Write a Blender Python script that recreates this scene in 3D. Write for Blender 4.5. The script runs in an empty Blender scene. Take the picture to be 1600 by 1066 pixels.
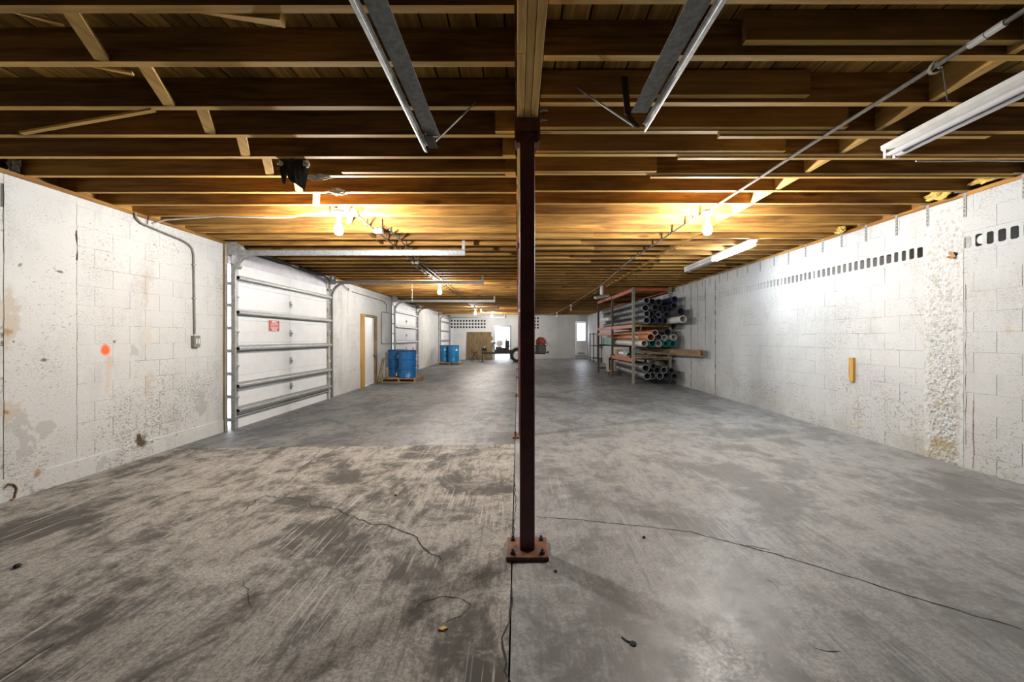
import bpy, math, random
from mathutils import Vector, Matrix, noise as mnoise
random.seed(11)
SC = bpy.context.scene
COL = SC.collection

# ---------------------------------------------------------------- camera, sky, exposure
F, VX, VY, HC = 655.0, 809.0, 528.0, 1.37
cam_d = bpy.data.cameras.new('camera'); cam = bpy.data.objects.new('camera', cam_d); COL.objects.link(cam)
cam.location = (0, 0, HC); cam.rotation_euler = (math.pi/2, 0, 0)
cam_d.sensor_width = 36; cam_d.lens = F/1600*36
cam_d.shift_x = (800-VX)/1600; cam_d.shift_y = -(533-VY)/1600
cam_d.clip_start = 0.05; cam_d.clip_end = 300
SC.camera = cam
W = bpy.data.worlds.new('sky'); SC.world = W; W.use_nodes = True
W.node_tree.nodes['Background'].inputs[0].default_value = (0.82, 0.88, 1.0, 1)
W.node_tree.nodes['Background'].inputs[1].default_value = 3.0
SC.view_settings.view_transform = 'Standard'; SC.view_settings.look = 'None'
SC.view_settings.gamma = 1; SC.view_settings.use_curve_mapping = False
SC.view_settings.exposure = 1.2
SC.cycles.max_bounces = 10; SC.cycles.diffuse_bounces = 1; SC.cycles.glossy_bounces = 3
SC.cycles.sample_clamp_indirect = 6
BULB_W = 118.0      # watts from each glowing bulb
TUBE_W = 19.0       # watts from each glowing tube

XL, XR, YB, YF = -4.44, 4.49, 27.0, -7.0
ZJ, ZD = 2.83, 3.014          # underside of joists, underside of deck
def zf(x): return 0.0128*x + 0.008
def px(x, y, d): return Vector(((x-VX)*d/F, d, HC-(y-VY)*d/F))

# ---------------------------------------------------------------- node helper
class G:
    def __init__(s, name):
        s.m = bpy.data.materials.new(name); s.m.use_nodes = True
        s.t = s.m.node_tree; s.b = s.t.nodes['Principled BSDF']; s._pos = None; s._obj = None
    def n(s, typ, **kw):
        x = s.t.nodes.new(typ)
        for k, v in kw.items(): setattr(x, k, v)
        return x
    def l(s, a, b): s.t.links.new(a, b)
    def put(s, sock, v):
        if isinstance(v, bpy.types.NodeSocket): s.l(v, sock)
        elif isinstance(v, (tuple, list)) and len(v) == 3 and sock.type == 'RGBA': sock.default_value = (*v, 1)
        else: sock.default_value = v
    def pos(s):
        if not s._pos: s._pos = s.n('ShaderNodeNewGeometry').outputs['Position']
        return s._pos
    def obj(s):
        if not s._obj: s._obj = s.n('ShaderNodeTexCoord').outputs['Object']
        return s._obj
    def rnd(s): return s.n('ShaderNodeObjectInfo').outputs['Random']
    def map(s, v, scale=(1,1,1), rot=(0,0,0), loc=(0,0,0)):
        x = s.n('ShaderNodeMapping'); s.put(x.inputs[0], v)
        s.put(x.inputs[1], loc); x.inputs[2].default_value = rot; x.inputs[3].default_value = scale
        return x.outputs[0]
    def noise(s, v, scale, detail=4, rough=.55, dist=0):
        x = s.n('ShaderNodeTexNoise'); s.put(x.inputs['Vector'], v)
        x.inputs['Scale'].default_value = scale; x.inputs['Detail'].default_value = detail
        x.inputs['Roughness'].default_value = rough; x.inputs['Distortion'].default_value = dist
        return x.outputs[0]
    def n_rgb(s, v, scale, detail=4):
        x = s.n('ShaderNodeTexNoise'); s.put(x.inputs['Vector'], v); x.inputs['Scale'].default_value = scale; x.inputs['Detail'].default_value = detail
        return x.outputs[1]
    def vor(s, v, scale, out='Distance'):
        x = s.n('ShaderNodeTexVoronoi'); s.put(x.inputs['Vector'], v); x.inputs['Scale'].default_value = scale
        return x.outputs[out]
    def ramp(s, f, a, b, lo=0., hi=1.):
        x = s.n('ShaderNodeMapRange', interpolation_type='SMOOTHSTEP'); s.put(x.inputs[0], f)
        x.inputs[1].default_value = a; x.inputs[2].default_value = b
        x.inputs[3].default_value = lo; x.inputs[4].default_value = hi
        return x.outputs[0]
    def mix(s, f, a, b, mode='MIX'):
        x = s.n('ShaderNodeMix', data_type='RGBA', blend_type=mode)
        s.put(x.inputs[0], f); s.put(x.inputs[6], a); s.put(x.inputs[7], b); return x.outputs[2]
    def ma(s, op, a, b=0.):
        x = s.n('ShaderNodeMath', operation=op); s.put(x.inputs[0], a); s.put(x.inputs[1], b); return x.outputs[0]
    def vm(s, op, a, b):
        x = s.n('ShaderNodeVectorMath', operation=op); s.put(x.inputs[0], a); s.put(x.inputs[1], b)
        return x.outputs['Value'] if op in ('DISTANCE', 'LENGTH') else x.outputs[0]
    def sep(s, v):
        x = s.n('ShaderNodeSeparateXYZ'); s.put(x.inputs[0], v); return x.outputs
    def bump(s, h, strength=.3, dist=.01):
        x = s.n('ShaderNodeBump'); s.put(x.inputs['Height'], h)
        x.inputs['Strength'].default_value = strength; x.inputs['Distance'].default_value = dist
        s.l(x.outputs[0], s.b.inputs['Normal'])
    def done(s, col=None, rough=None, metal=None, spec=None):
        if col is not None: s.put(s.b.inputs['Base Color'], col)
        if rough is not None: s.put(s.b.inputs['Roughness'], rough)
        if metal is not None: s.put(s.b.inputs['Metallic'], metal)
        if spec is not None: s.put(s.b.inputs['Specular IOR Level'], spec)
        return s.m

M = {}
def simple(name, col, rough=.55, metal=0., var=.12, scale=14, spec=.4):
    g = G(name); f = g.noise(g.obj(), scale, 5, .6)
    c = g.mix(g.ramp(f, .3, .7), tuple(x*(1-var) for x in col), tuple(min(1, x*(1+var)) for x in col))
    M[name] = g.done(c, rough, metal, spec); return M[name]
def emit(name, col, strength):
    g = G(name); g.put(g.b.inputs['Emission Color'], col); g.b.inputs['Emission Strength'].default_value = strength
    M[name] = g.done(col, .4); return M[name]

def wood(name, light, dark, axis='X', rough=.75, tone=.35, grain=1.0, knots=True):
    g = G(name); r = g.rnd()
    sc = {'X': (.55, 9, 9), 'Y': (9, .55, 9), 'Z': (9, 9, .55)}[axis]
    off = g.n('ShaderNodeCombineXYZ'); g.l(g.ma('MULTIPLY', r, 37.), off.inputs[0]); g.l(g.ma('MULTIPLY', r, 91.), off.inputs[1]); g.l(g.ma('MULTIPLY', r, 53.), off.inputs[2])
    v = g.vm('ADD', g.obj(), off.outputs[0])
    f = g.noise(g.map(v, sc), 2.6*grain, 6, .62, .5)
    big = g.noise(g.map(v, tuple(min(1.6, x) for x in sc)), 1.3, 4, .6)
    c = g.mix(g.ramp(f, .32, .68), dark, light)
    c = g.mix(g.ramp(big, .50, .70, 0, .65), c, tuple(x*.42 for x in dark))
    if knots:
        k = g.vor(g.map(v, tuple(x*.5+.6 if x < 1 else 4 for x in sc)), .95)
        c = g.mix(g.ramp(k, .05, .11, .75, 0), c, tuple(x*.25 for x in dark))
    x = g.n('ShaderNodeHueSaturation'); g.put(x.inputs['Color'], c)
    g.put(x.inputs['Value'], g.ramp(g.ma('FRACT', g.ma('MULTIPLY', r, 7.31)), 0, 1, 1-tone, 1+tone))
    x.inputs['Saturation'].default_value = 1.0
    g.bump(f, .25, .004)
    M[name] = g.done(x.outputs[0], rough, 0, .3)
for ax in 'XYZ':
    wood('joist_wood_'+ax, (.45, .232, .056), (.205, .09, .021), ax)
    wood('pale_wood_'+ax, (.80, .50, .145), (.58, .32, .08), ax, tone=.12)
wood('sister_wood_X', (.56, .325, .09), (.38, .19, .045), 'X', tone=.15)
wood('deck_wood', (.60, .345, .09), (.30, .15, .037), 'Y', tone=.45)
wood('beam_wood', (.68, .43, .12), (.46, .245, .06), 'Y', tone=.1, grain=1.6)
wood('plywood', (.22, .16, .075), (.12, .082, .036), 'Z', tone=.05)
wood('grey_wood', (.33, .24, .15), (.17, .11, .06), 'Y', tone=.2)
wood('pallet_wood', (.50, .34, .18), (.30, .18, .08), 'X', tone=.2)
wood('jamb_wood', (.62, .37, .10), (.42, .22, .05), 'Z', tone=.05)
wood('worn_jamb', (.36, .26, .14), (.15, .095, .045), 'Z', tone=.05, knots=False)

def paint(name, stains, base=(.615, .622, .612), dirt=1.0, green=0.):
    """white paint over concrete block: pits, flecks, peeling grey patches near the floor, rust marks (centre, radius, colour, stretch)"""
    g = G(name); p = g.pos(); z = g.sep(p)[2]
    r = g.rnd()
    c = g.mix(g.ramp(g.noise(p, .7, 5, .6), .35, .7), tuple(x*.90 for x in base), base)
    c = g.mix(g.ramp(r, 0, 1, 0, .10), c, (.53, .535, .53))
    # broad grey grime
    gr = g.noise(g.map(p, (1, 1, .55)), 2.4, 7, .66)
    c = g.mix(g.ramp(gr, .50, .72, 0, .5*dirt), c, (.40, .40, .39))
    # flecks and pits
    fl = g.noise(g.map(p, (1, 1, 1.8)), 30, 5, .66)
    dens = g.ramp(g.noise(p, 1.3, 4, .6), .3, .75, 0., .16)
    low = g.ramp(z, 1.25, .0, 0, .05)
    flm = g.ramp(g.ma('ADD', g.ma('ADD', fl, dens), low), .70, .735)
    c = g.mix(g.ma('MULTIPLY', flm, .72*dirt), c, (.26, .245, .215))
    v = g.vor(g.vm('ADD', p, g.map(g.noise(p, 9, 2), (.06, .06, .06))), 3.2)
    sel = g.vor(p, 3.2, 'Color')
    pit = g.ma('MULTIPLY', g.ramp(v, .034, .055, 1, 0), g.ramp(g.sep(sel)[0], .72, .76))
    fl2 = g.noise(g.map(p, (1, 1, 2.2), loc=(5, 1, 3)), 62, 3, .6)
    c = g.mix(g.ma('MULTIPLY', g.ramp(g.ma('ADD', fl2, g.ramp(g.noise(p, 2.1, 4), .35, .7, 0, .12)), .64, .69), .55*dirt), c, (.30, .285, .26))
    c = g.mix(g.ma('MULTIPLY', pit, .8), c, (.13, .105, .075))
    pit2 = g.ramp(g.vor(g.map(p, (1, 1, 1.2), loc=(3.1, 7.7, 1.3)), 8.5), .03, .07, 1, 0)
    sel2 = g.sep(g.vor(g.map(p, (1, 1, 1.2), loc=(3.1, 7.7, 1.3)), 8.5, 'Color'))[1]
    c = g.mix(g.ma('MULTIPLY', g.ma('MULTIPLY', pit2, g.ramp(sel2, .6, .7)), .6), c, (.22, .20, .17))
    # peeled patches near the floor
    pe = g.noise(g.map(p, (1, 1, 1.2)), 4.6, 5, .6)
    pm = g.ramp(g.ma('ADD', pe, g.ramp(z, .95, .1, -.2, .015)), .65, .665)
    c = g.mix(g.ma('MULTIPLY', pm, .75), c, (.44, .435, .40))
    if green:
        gm = g.ma('MULTIPLY', g.ramp(z, .75, .05, 0, green), g.ramp(g.noise(p, 1.7, 5, .65), .4, .7))
        c = g.mix(gm, c, (.34, .335, .26))
    for (ctr, rad, colr, st, amt) in stains:
        d = g.vm('DISTANCE', g.map(g.vm('ADD', p, g.map(g.n_rgb(p, 11, 4), ((.5 if colr[0] > .85 else 2.4)*rad,)*3, loc=(-(.25 if colr[0] > .85 else 1.2)*rad,)*3)), st), tuple(a*b for a, b in zip(ctr, st)))
        c = g.mix(g.ramp(d, rad*(.82 if colr == GREYP else .45), rad*(.9 if colr == GREYP else 1), amt, 0), c, colr)
    h = g.ma('SUBTRACT', g.noise(p, 55, 5, .7), g.ma('MULTIPLY', g.ma('ADD', flm, pit), .8))
    g.bump(h, .35, .006)
    M[name] = g.done(c, .8, 0, .25)
def lw(x, y): d = -XL*F/(VX-x); return (XL, d, HC-(y-VY)*d/F)
def rw(x, y): d = XR*F/(x-VX); return (XR, d, HC-(y-VY)*d/F)
one = (1, 1, 1)
RUST, GREYP, PEACH, TAN = (.36, .20, .09), (.42, .42, .405), (.56, .42, .33), (.47, .41, .33)
paint('paint_left', [
    (lw(165, 547), .075, (.90, .13, .02), one, .97), (lw(169, 566), .085, PEACH, (1, 1, .8), .75), (lw(168, 590), .04, PEACH, (1, 1, .18), .5),
    (lw(316, 628), .15, GREYP, (1, 1.2, .7), .85), (lw(210, 549), .08, GREYP, one, .8), (lw(32, 685), .16, GREYP, (1, 1.6, .6), .8),
    (lw(68, 670), .09, GREYP, one, .8), (lw(155, 727), .08, GREYP, one, .8), (lw(232, 600), .10, TAN, (1, 1.3, .5), .65),
    (lw(12, 642), .13, TAN, (1, 1, 1), .8), (lw(10, 500), .15, TAN, (1, 1.4, .4), .75), (lw(228, 455), .11, TAN, (1, 1.6, .4), .6),
    (lw(10, 642), .035, RUST, one, .9), (lw(10, 518), .05, RUST, one, .8), (lw(220, 690), .085, (.075, .05, .025), (1, 1, .8), .97),
    (lw(56, 739), .05, RUST, one, .9), (lw(232, 521), .09, (.55, .5, .43), (1, 1.6, .35), .6),
    (lw(93, 425), .026, (.12, .10, .06), (1, .7, 1.3), .9), (lw(33, 415), .026, (.2, .19, .16), one, .9), (lw(68, 563), .03, (.14, .10, .06), (1, .8, 1.5), .9)])
paint('paint_right', [
    (rw(1580, 520), .09, (.45, .36, .24), (1, 1, 1.6), .7), (rw(1455, 612), .06, (.40, .32, .18), one, .8), (rw(1340, 660), .05, (.55, .46, .25), one, .7),
    (rw(1515, 640), .14, (.5, .5, .49), one, .6)], base=(.575, .592, .60), green=.5)
paint('paint_back', [], dirt=.6)
def mortar():
    g = G('mortar'); p = g.pos()
    M['mortar'] = g.done(g.mix(g.ramp(g.noise(p, 2.6, 5, .65), .52, .60), (.58, .585, .575), (.11, .10, .085)), .9)
def rough_paint():
    g = G('rough_paint'); p = g.pos(); z = g.sep(p)[2]
    f = g.noise(p, 26, 5, .65)
    c = g.mix(g.ramp(f, .36, .52), (.43, .42, .385), (.575, .59, .595))
    c = g.mix(g.ma('MULTIPLY', g.ramp(g.noise(p, 5, 4), .45, .65), g.ramp(z, .95, .3, 0, .75)), c, (.40, .33, .17))
    g.bump(f, .35, .008); M['rough_paint'] = g.done(c, .85, 0, .2)
rough_paint()

def concrete(name, base, dark, pale, amt, r0=.34, r1=.58, scr=.5, seed=0., spec=.3):
    g = G(name); p = g.map(g.pos(), loc=(seed, seed*1.7, 0))
    a = g.noise(g.map(p, (1.2, .65, 1), (0, 0, -.25)), 1.15, 12, .74, .3)
    b = g.noise(g.map(p, (1.35, .9, 1), (0, 0, -.2)), 4.2, 10, .76)
    fine = g.noise(p, 60, 6, .8)
    sk = g.noise(g.map(p, (17, 2.0, 1), (0, 0, -.06)), 1.6, 8, .72)
    c = g.mix(g.ramp(a, .47, .57, 0, amt), base, dark)
    c = g.mix(g.ramp(b, .49, .61, 0, .7*amt), c, dark)
    c = g.mix(g.ramp(sk, .50, .62, 0, .55*amt), c, dark)
    c = g.mix(g.ramp(g.noise(g.map(p, (.7, 1.3, 1), loc=(9, 4, 0)), 2.4, 10, .74), .50, .66, 0, .65), c, pale)
    c = g.mix(g.ramp(fine, .40, .58, .55, 0), c, dark)
    s1 = g.noise(g.map(p, (60, 1.2, 1), (0, 0, 0)), 1.0, 3, .5)
    s2 = g.noise(g.map(p, (48, 1, 1), (0, 0, 0), (3, 8, 0)), 1.0, 3, .5)
    sm = g.ma('MULTIPLY', g.ramp(g.ma('MAXIMUM', s1, s2), .62, .66, 0, scr), g.ramp(g.noise(p, 1.1, 3), .48, .60))
    c = g.mix(sm, c, pale)
    spk = g.ramp(g.vor(p, 5.5), .018, .03, .8, 0)
    c = g.mix(g.ma('MULTIPLY', spk, g.ramp(g.sep(g.vor(p, 5.5, 'Color'))[0], .6, .62)), c, (.05, .042, .035))
    g.bump(g.ma('ADD', fine, b), .12, .006)
    M[name] = g.done(c, g.ramp(g.ma('ADD', g.ma('MULTIPLY', fine, .5), g.ma('MULTIPLY', b, .5)), .35, .62, r0, r1), 0, spec)
concrete('slab_stained', (.42, .40, .37), (.098, .092, .085), (.56, .54, .50), 1.0, .55, .8, scr=.7, spec=.10)
concrete('slab_grey', (.36, .367, .372), (.155, .158, .16), (.47, .477, .482), .85, .28, .50, .35, 5.)
concrete('slab_painted', (.225, .23, .234), (.085, .087, .09), (.32, .325, .33), .85, .42, .62, .1, 12.)
simple('crack', (.045, .04, .034), .95); simple('subgrade', (.05, .046, .04), .95)
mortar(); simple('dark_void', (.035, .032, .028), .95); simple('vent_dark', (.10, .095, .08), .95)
simple('outside_ground', (.55, .54, .52), .9, scale=2)
simple('maroon', (.125, .036, .042), .42, 0, .2, 9, .5); simple('maroon_plate', (.19, .070, .040), .5, 0, .2, 12, .5)
simple('bolt_steel', (.30, .30, .31), .35, .9); simple('galvanised', (.36, .365, .36), .5, .45, .22, 30)
simple('galvanised_matt', (.33, .335, .325), .65, .25, .22, 40); simple('dark_steel', (.06, .06, .065), .5, .4)
simple('black_iron', (.022, .022, .024), .5, .2); simple('door_white', (.80, .81, .815), .45, 0, .03, 4)
simple('header_grey', (.50, .49, .53), .5, .2, .12, 5); simple('sign_red', (.62, .075, .045), .55, 0, .05); simple('sign_white', (.85, .80, .76), .6)
simple('drum_blue', (.010, .115, .33), .22, 0, .12, 6, .6); simple('drum_blue_pale', (.012, .18, .42), .28, 0, .12, 6, .6); simple('label_white', (.85, .85, .84), .6)
simple('enamel', (.80, .79, .76), .35, 0, .06); simple('porcelain', (.78, .77, .74), .3, 0, .03); simple('tube_off', (.78, .77, .80), .25, 0, .03)
simple('conduit', (.22, .205, .18), .65, .15, .2, 30); simple('cable_white', (.70, .68, .62), .6); simple('cable_dark', (.09, .075, .06), .6)
simple('pipe_dark', (.060, .064, .070), .5, 0, .25, 5); simple('pipe_grey', (.095, .098, .10), .5, 0, .2, 5); simple('pipe_white', (.66, .64, .60), .5, 0, .08, 5)
simple('pipe_orange', (.50, .145, .025), .5, 0, .2, 5); simple('pipe_teal', (.015, .24, .21), .45, 0, .12, 5); simple('pipe_blue', (.05, .07, .13), .5)
simple('rack_green', (.26, .265, .21), .6, .2, .45, 26); simple('rack_orange', (.44, .105, .035), .55, .1, .25, 14); simple('rack_dark', (.10, .065, .055), .6, .2, .3)
simple('rack_yellow', (.42, .26, .06), .6, .1, .2); simple('cardboard', (.48, .29, .13), .8, 0, .12); simple('beige_plastic', (.55, .47, .37), .6, 0, .12)
simple('machine_red', (.34, .055, .03), .5, 0, .2); simple('machine_grey', (.085, .10, .095), .6, 0, .2); simple('tyre', (.016, .016, .017), .8); simple('rim_white', (.66, .66, .65), .5)
simple('insulation', (.72, .50, .13), .95, 0, .3, 30); simple('fluff', (.62, .57, .47), .95, 0, .25, 40); simple('tar_paper', (.025, .022, .02), .85, 0, .3)
simple('rust', (.19, .10, .045), .85, 0, .4, 30); simple('glass_grey', (.30, .33, .36), .2); simple('knob_brass', (.30, .20, .10), .35, .8); simple('lintel_paint', (.70, .69, .68), .8)
def glass():
    g = G('clear_glass'); g.b.inputs['Transmission Weight'].default_value = 1; g.b.inputs['IOR'].default_value = 1.02
    M['clear_glass'] = g.done((.97, .98, 1), .0)
glass()

# ---------------------------------------------------------------- mesh helper
WL = {}
class MB:
    def __init__(s): s.v = []; s.f = []
    def quad(s, a, b, c, d):
        i = len(s.v); s.v += [a, b, c, d]; s.f.append((i, i+1, i+2, i+3)); return s
    def box(s, x0, x1, y0, y1, z0, z1):
        i = len(s.v)
        s.v += [(x0,y0,z0),(x1,y0,z0),(x1,y1,z0),(x0,y1,z0),(x0,y0,z1),(x1,y0,z1),(x1,y1,z1),(x0,y1,z1)]
        s.f += [tuple(i+k for k in q) for q in ((0,3,2,1),(4,5,6,7),(0,1,5,4),(1,2,6,5),(2,3,7,6),(3,0,4,7))]
        return s
    def bar(s, p0, p1, w, h, up=(0,0,1)):
        p0, p1 = Vector(p0), Vector(p1); t = (p1-p0).normalized(); u = Vector(up)
        if abs(t.dot(u)) > .98: u = Vector((1,0,0))
        a = t.cross(u).normalized(); b = a.cross(t).normalized(); i = len(s.v)
        for p in (p0, p1):
            for sa, sb in ((-1,-1),(1,-1),(1,1),(-1,1)): s.v.append(tuple(p+a*sa*w/2+b*sb*h/2))
        s.f += [tuple(i+k for k in q) for q in ((0,1,2,3),(7,6,5,4),(0,4,5,1),(1,5,6,2),(2,6,7,3),(3,7,4,0))]
        return s
    def sweep(s, prof, path, up=(0,0,1), closed=True, caps=True):
        """prof: 2d points (a, b); a along side, b along up"""
        P = [Vector(p) for p in path]; n = len(prof); base = len(s.v); U = Vector(up)
        for k, p in enumerate(P):
            t = (P[min(k+1, len(P)-1)] - P[max(k-1, 0)]).normalized()
            u = U if abs(t.dot(U)) < .97 else Vector((0,1,0)) if abs(t.y) < .9 else Vector((1,0,0))
            a = t.cross(u).normalized(); b = a.cross(t).normalized()
            s.v += [tuple(p + a*x + b*y) for x, y in prof]
        for k in range(len(P)-1):
            for j in range(n if closed else n-1):
                q = (j+1) % n; o = base+k*n
                s.f.append((o+j, o+q, o+n+q, o+n+j))
        if caps and closed:
            s.f.append(tuple(base+j for j in range(n-1, -1, -1))); s.f.append(tuple(base+(len(P)-1)*n+j for j in range(n)))
        return s
    def tube(s, path, r, n=8):
        # parallel-transported round tube
        P = [Vector(p) for p in path]; base = len(s.v); t0 = (P[1]-P[0]).normalized()
        a = t0.orthogonal().normalized()
        for k, p in enumerate(P):
            t = (P[min(k+1, len(P)-1)] - P[max(k-1, 0)]).normalized()
            a = (a - t*a.dot(t)).normalized(); b = t.cross(a)
            for j in range(n):
                w = 2*math.pi*j/n; s.v.append(tuple(p + (a*math.cos(w)+b*math.sin(w))*r))
        for k in range(len(P)-1):
            for j in range(n):
                q = (j+1) % n; o = base+k*n; s.f.append((o+j, o+q, o+n+q, o+n+j))
        s.f.append(tuple(base+j for j in range(n-1, -1, -1))); s.f.append(tuple(base+(len(P)-1)*n+j for j in range(n)))
        return s
    def lathe(s, prof, c=(0,0,0), axis='Z', n=24, closed=False):
        base = len(s.v); c = Vector(c)
        for r, h in prof:
            for j in range(n):
                w = 2*math.pi*j/n; x, y = r*math.cos(w), r*math.sin(w)
                q = {'Z': (x, y, h), 'Y': (x, h, y), 'X': (h, x, y)}[axis]
                s.v.append(tuple(c+Vector(q)))
        m = len(prof)
        for k in range(m if closed else m-1):
            k2 = (k+1) % m
            for j in range(n):
                q = (j+1) % n; f = (base+k*n+j, base+k*n+q, base+k2*n+q, base+k2*n+j)
                s.f.append(f)
        if not closed:
            if prof[0][0] > 1e-4: s.f.append(tuple(base+j for j in range(n-1, -1, -1)))
            if prof[-1][0] > 1e-4: s.f.append(tuple(base+(m-1)*n+j for j in range(n)))
        return s
    def prism(s, poly, axis, a0, a1):
        """poly: 2d pts; axis is the extrusion axis; for 'Y' pts are (x,z), 'X' (y,z), 'Z' (x,y)"""
        n = len(poly); base = len(s.v)
        for a in (a0, a1):
            for p, q in poly: s.v.append({'Y': (p, a, q), 'X': (a, p, q), 'Z': (p, q, a)}[axis])
        for j in range(n):
            q = (j+1) % n; s.f.append((base+j, base+q, base+n+q, base+n+j))
        s.f.append(tuple(base+j for j in range(n-1, -1, -1))); s.f.append(tuple(base+n+j for j in range(n)))
        return s
    def build(s, name, mat, parent=None, smooth=False, bevel=0, origin=None, kind=None):
        xs = list(zip(*s.v))
        c = Vector(origin) if origin is not None else Vector([(min(a)+max(a))/2 for a in xs])
        me = bpy.data.meshes.new(name); me.from_pydata([tuple(Vector(v)-c) for v in s.v], [], s.f)
        me.validate(); 
        import bmesh
        bm = bmesh.new(); bm.from_mesh(me); bmesh.ops.recalc_face_normals(bm, faces=bm.faces[:]); bm.to_mesh(me); bm.free()
        if isinstance(mat, str): mat = M[mat]
        me.materials.append(mat)
        o = link(name, me, c, parent)
        if smooth:
            me.shade_smooth(); 
            md = o.modifiers.new('es', 'EDGE_SPLIT'); md.split_angle = math.radians(38)
        if bevel:
            md = o.modifiers.new('bv', 'BEVEL'); md.width = bevel; md.segments = 2; md.limit_method = 'ANGLE'
        if kind: o['kind'] = kind
        return o
def link(name, data, c, parent=None):
    o = bpy.data.objects.new(name, data); COL.objects.link(o)
    p = WL[parent.name] if parent else Vector((0,0,0))
    o.location = Vector(c)-p; o.parent = parent; WL[o.name] = Vector(c); return o
def tag(o, label, cat, group=None, kind=None):
    o['label'] = label; o['category'] = cat
    if group: o['group'] = group
    if kind: o['kind'] = kind
    return o
def thing(name, c, label, cat, group=None): return tag(link(name, None, c), label, cat, group, 'thing')
def struct(o, label=None):
    o['kind'] = 'structure'
    if label: o['label'] = label
    return o
CACHE = {}
def piece(name, dims, mat, c, parent, bevel=0.0, face=None, rot=None):
    """box piece sharing mesh data; bevel chamfers the four edges around the face looking to +X or -X (face=+1/-1)"""
    key = (tuple(round(d, 3) for d in dims), mat, bevel, face)
    me = CACHE.get(key)
    if not me:
        hx, hy, hz = (d/2 for d in dims); b = bevel
        if face:
            v = []
            for (x, i) in ((-face*hx, 0), (face*(hx-b), 0), (face*hx, b)):
                v += [(x, -hy+i, -hz+i), (x, hy-i, -hz+i), (x, hy-i, hz-i), (x, -hy+i, hz-i)]
            f = [(8, 9, 10, 11)] + [(k*4+j, k*4+(j+1) % 4, k*4+4+(j+1) % 4, k*4+4+j) for k in (0, 1) for j in range(4)]
            if face < 0: f = [q[::-1] for q in f]
        else:
            v = [(sx*hx, sy*hy, sz*hz) for sz in (-1, 1) for sx, sy in ((-1,-1),(1,-1),(1,1),(-1,1))]
            f = [(0,3,2,1),(4,5,6,7),(0,1,5,4),(1,2,6,5),(2,3,7,6),(3,0,4,7)]
        me = bpy.data.meshes.new(name); me.from_pydata(v, [], f); me.materials.append(M[mat]); CACHE[key] = me
        if name in ('joist', 'sister_board'): me.materials.append(M['pale_wood_X']); me.polygons[0].material_index = 1  # joist and sister undersides paler: light bounced off the floor put into the colour
    o = link(name, me, c, parent)
    if rot: o.rotation_euler = rot
    return o

# ---------------------------------------------------------------- floor
YJ = 5.37      # joint between stained slab and grey slab
XJ = -0.035    # long joint beside the columns
def slab(x0, x1, y0, y1, th=.1):
    b = MB(); i = 0
    b.v = [(x0,y0,zf(x0)-th),(x1,y0,zf(x1)-th),(x1,y1,zf(x1)-th),(x0,y1,zf(x0)-th),(x0,y0,zf(x0)),(x1,y0,zf(x1)),(x1,y1,zf(x1)),(x0,y1,zf(x0))]
    b.f = [(0,3,2,1),(4,5,6,7),(0,1,5,4),(1,2,6,5),(2,3,7,6),(3,0,4,7)]
    return b
fl = struct(slab(XL-.25, XR+.25, YF-.2, YB+.3, .15).build('floor', 'subgrade'), 'concrete floor of the long garage')
for v in fl.data.vertices: v.co.z -= .05
slab(XL-.02, XJ-.004, YF, YJ-.002).build('slab', 'slab_stained', fl)
slab(XL-.25, XJ-.004, YJ+.002, YB+.3).build('slab', 'slab_painted', fl)
slab(XJ+.004, XR+.02, YF, YB+.3).build('slab', 'slab_grey', fl)
def fp(x, y):     # pixel on the floor -> point
    d = 5
    for _ in range(12):
        X = (x-VX)*d/F; d = (HC-zf(X))*F/(y-VY)
    return ((x-VX)*d/F, d)
def crack(pts, w, seed, jit=.008):
    rr = random.Random(seed); P = []
    for (a, b) in zip(pts, pts[1:]):
        A, B = Vector(fp(*a)), Vector(fp(*b)); n = max(2, int((B-A).length/.04))
        P += [A.lerp(B, k/n) for k in range(n)]
    P.append(Vector(fp(*pts[-1])))
    P = [p+Vector((rr.uniform(-jit, jit), rr.uniform(-jit, jit))) for p in P]
    b = MB()
    for k, p in enumerate(P):
        t = (P[min(k+1, len(P)-1)]-P[max(k-1, 0)]).normalized(); nrm = Vector((-t.y, t.x)); ww = 1.7*w*rr.uniform(.4, 1.2)*(.4 if k in (0, len(P)-1) else 1)
        for sgn in (-1, 1):
            q = p+nrm*ww*sgn/2; b.v.append((q.x, q.y, zf(q.x)+.0012))
        if k: b.f.append((2*k-2, 2*k-1, 2*k+1, 2*k))
    b.build('crack', 'crack', fl)
crack([(840,808),(900,812),(1000,822),(1080,832),(1150,850),(1200,863),(1290,890),(1400,925),(1500,955),(1600,985)], .006, 1)
crack([(1150,851),(1175,854),(1205,860)], .005, 2)
crack([(380,802),(400,781),(415,775),(440,778),(480,782),(487,792),(520,795),(545,805),(585,820),(615,823),(650,840),(660,858),(690,873)], .008, 3, .015)
crack([(383,905),(384,922),(392,938),(390,955)], .0025, 4, .012)
crack([(450,752),(478,728),(500,705)], .005, 5, .012)
crack([(797,910),(803,930),(798,960),(790,985),(783,1012),(795,1066)], .006, 6, .012)
crack([(804,880),(802,830),(806,790),(803,740)], .005, 7, .006)
crack([(1262,1004),(1272,1012),(1290,1018),(1316,1019)], .003, 8, .006)
crack([(650,951),(662,940),(690,932),(720,935)], .004, 9, .004)
crack([(720,935),(735,945),(722,962),(690,975)], .003, 10, .004)
crack([(0,1060),(60,1022),(90,1005)], .006, 11, .01)
crack([(742,604),(765,592),(780,588),(801,583)], .014, 15, .03)
crack([(1195,905),(1210,912),(1217,922)], .003, 14, .003)
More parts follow.
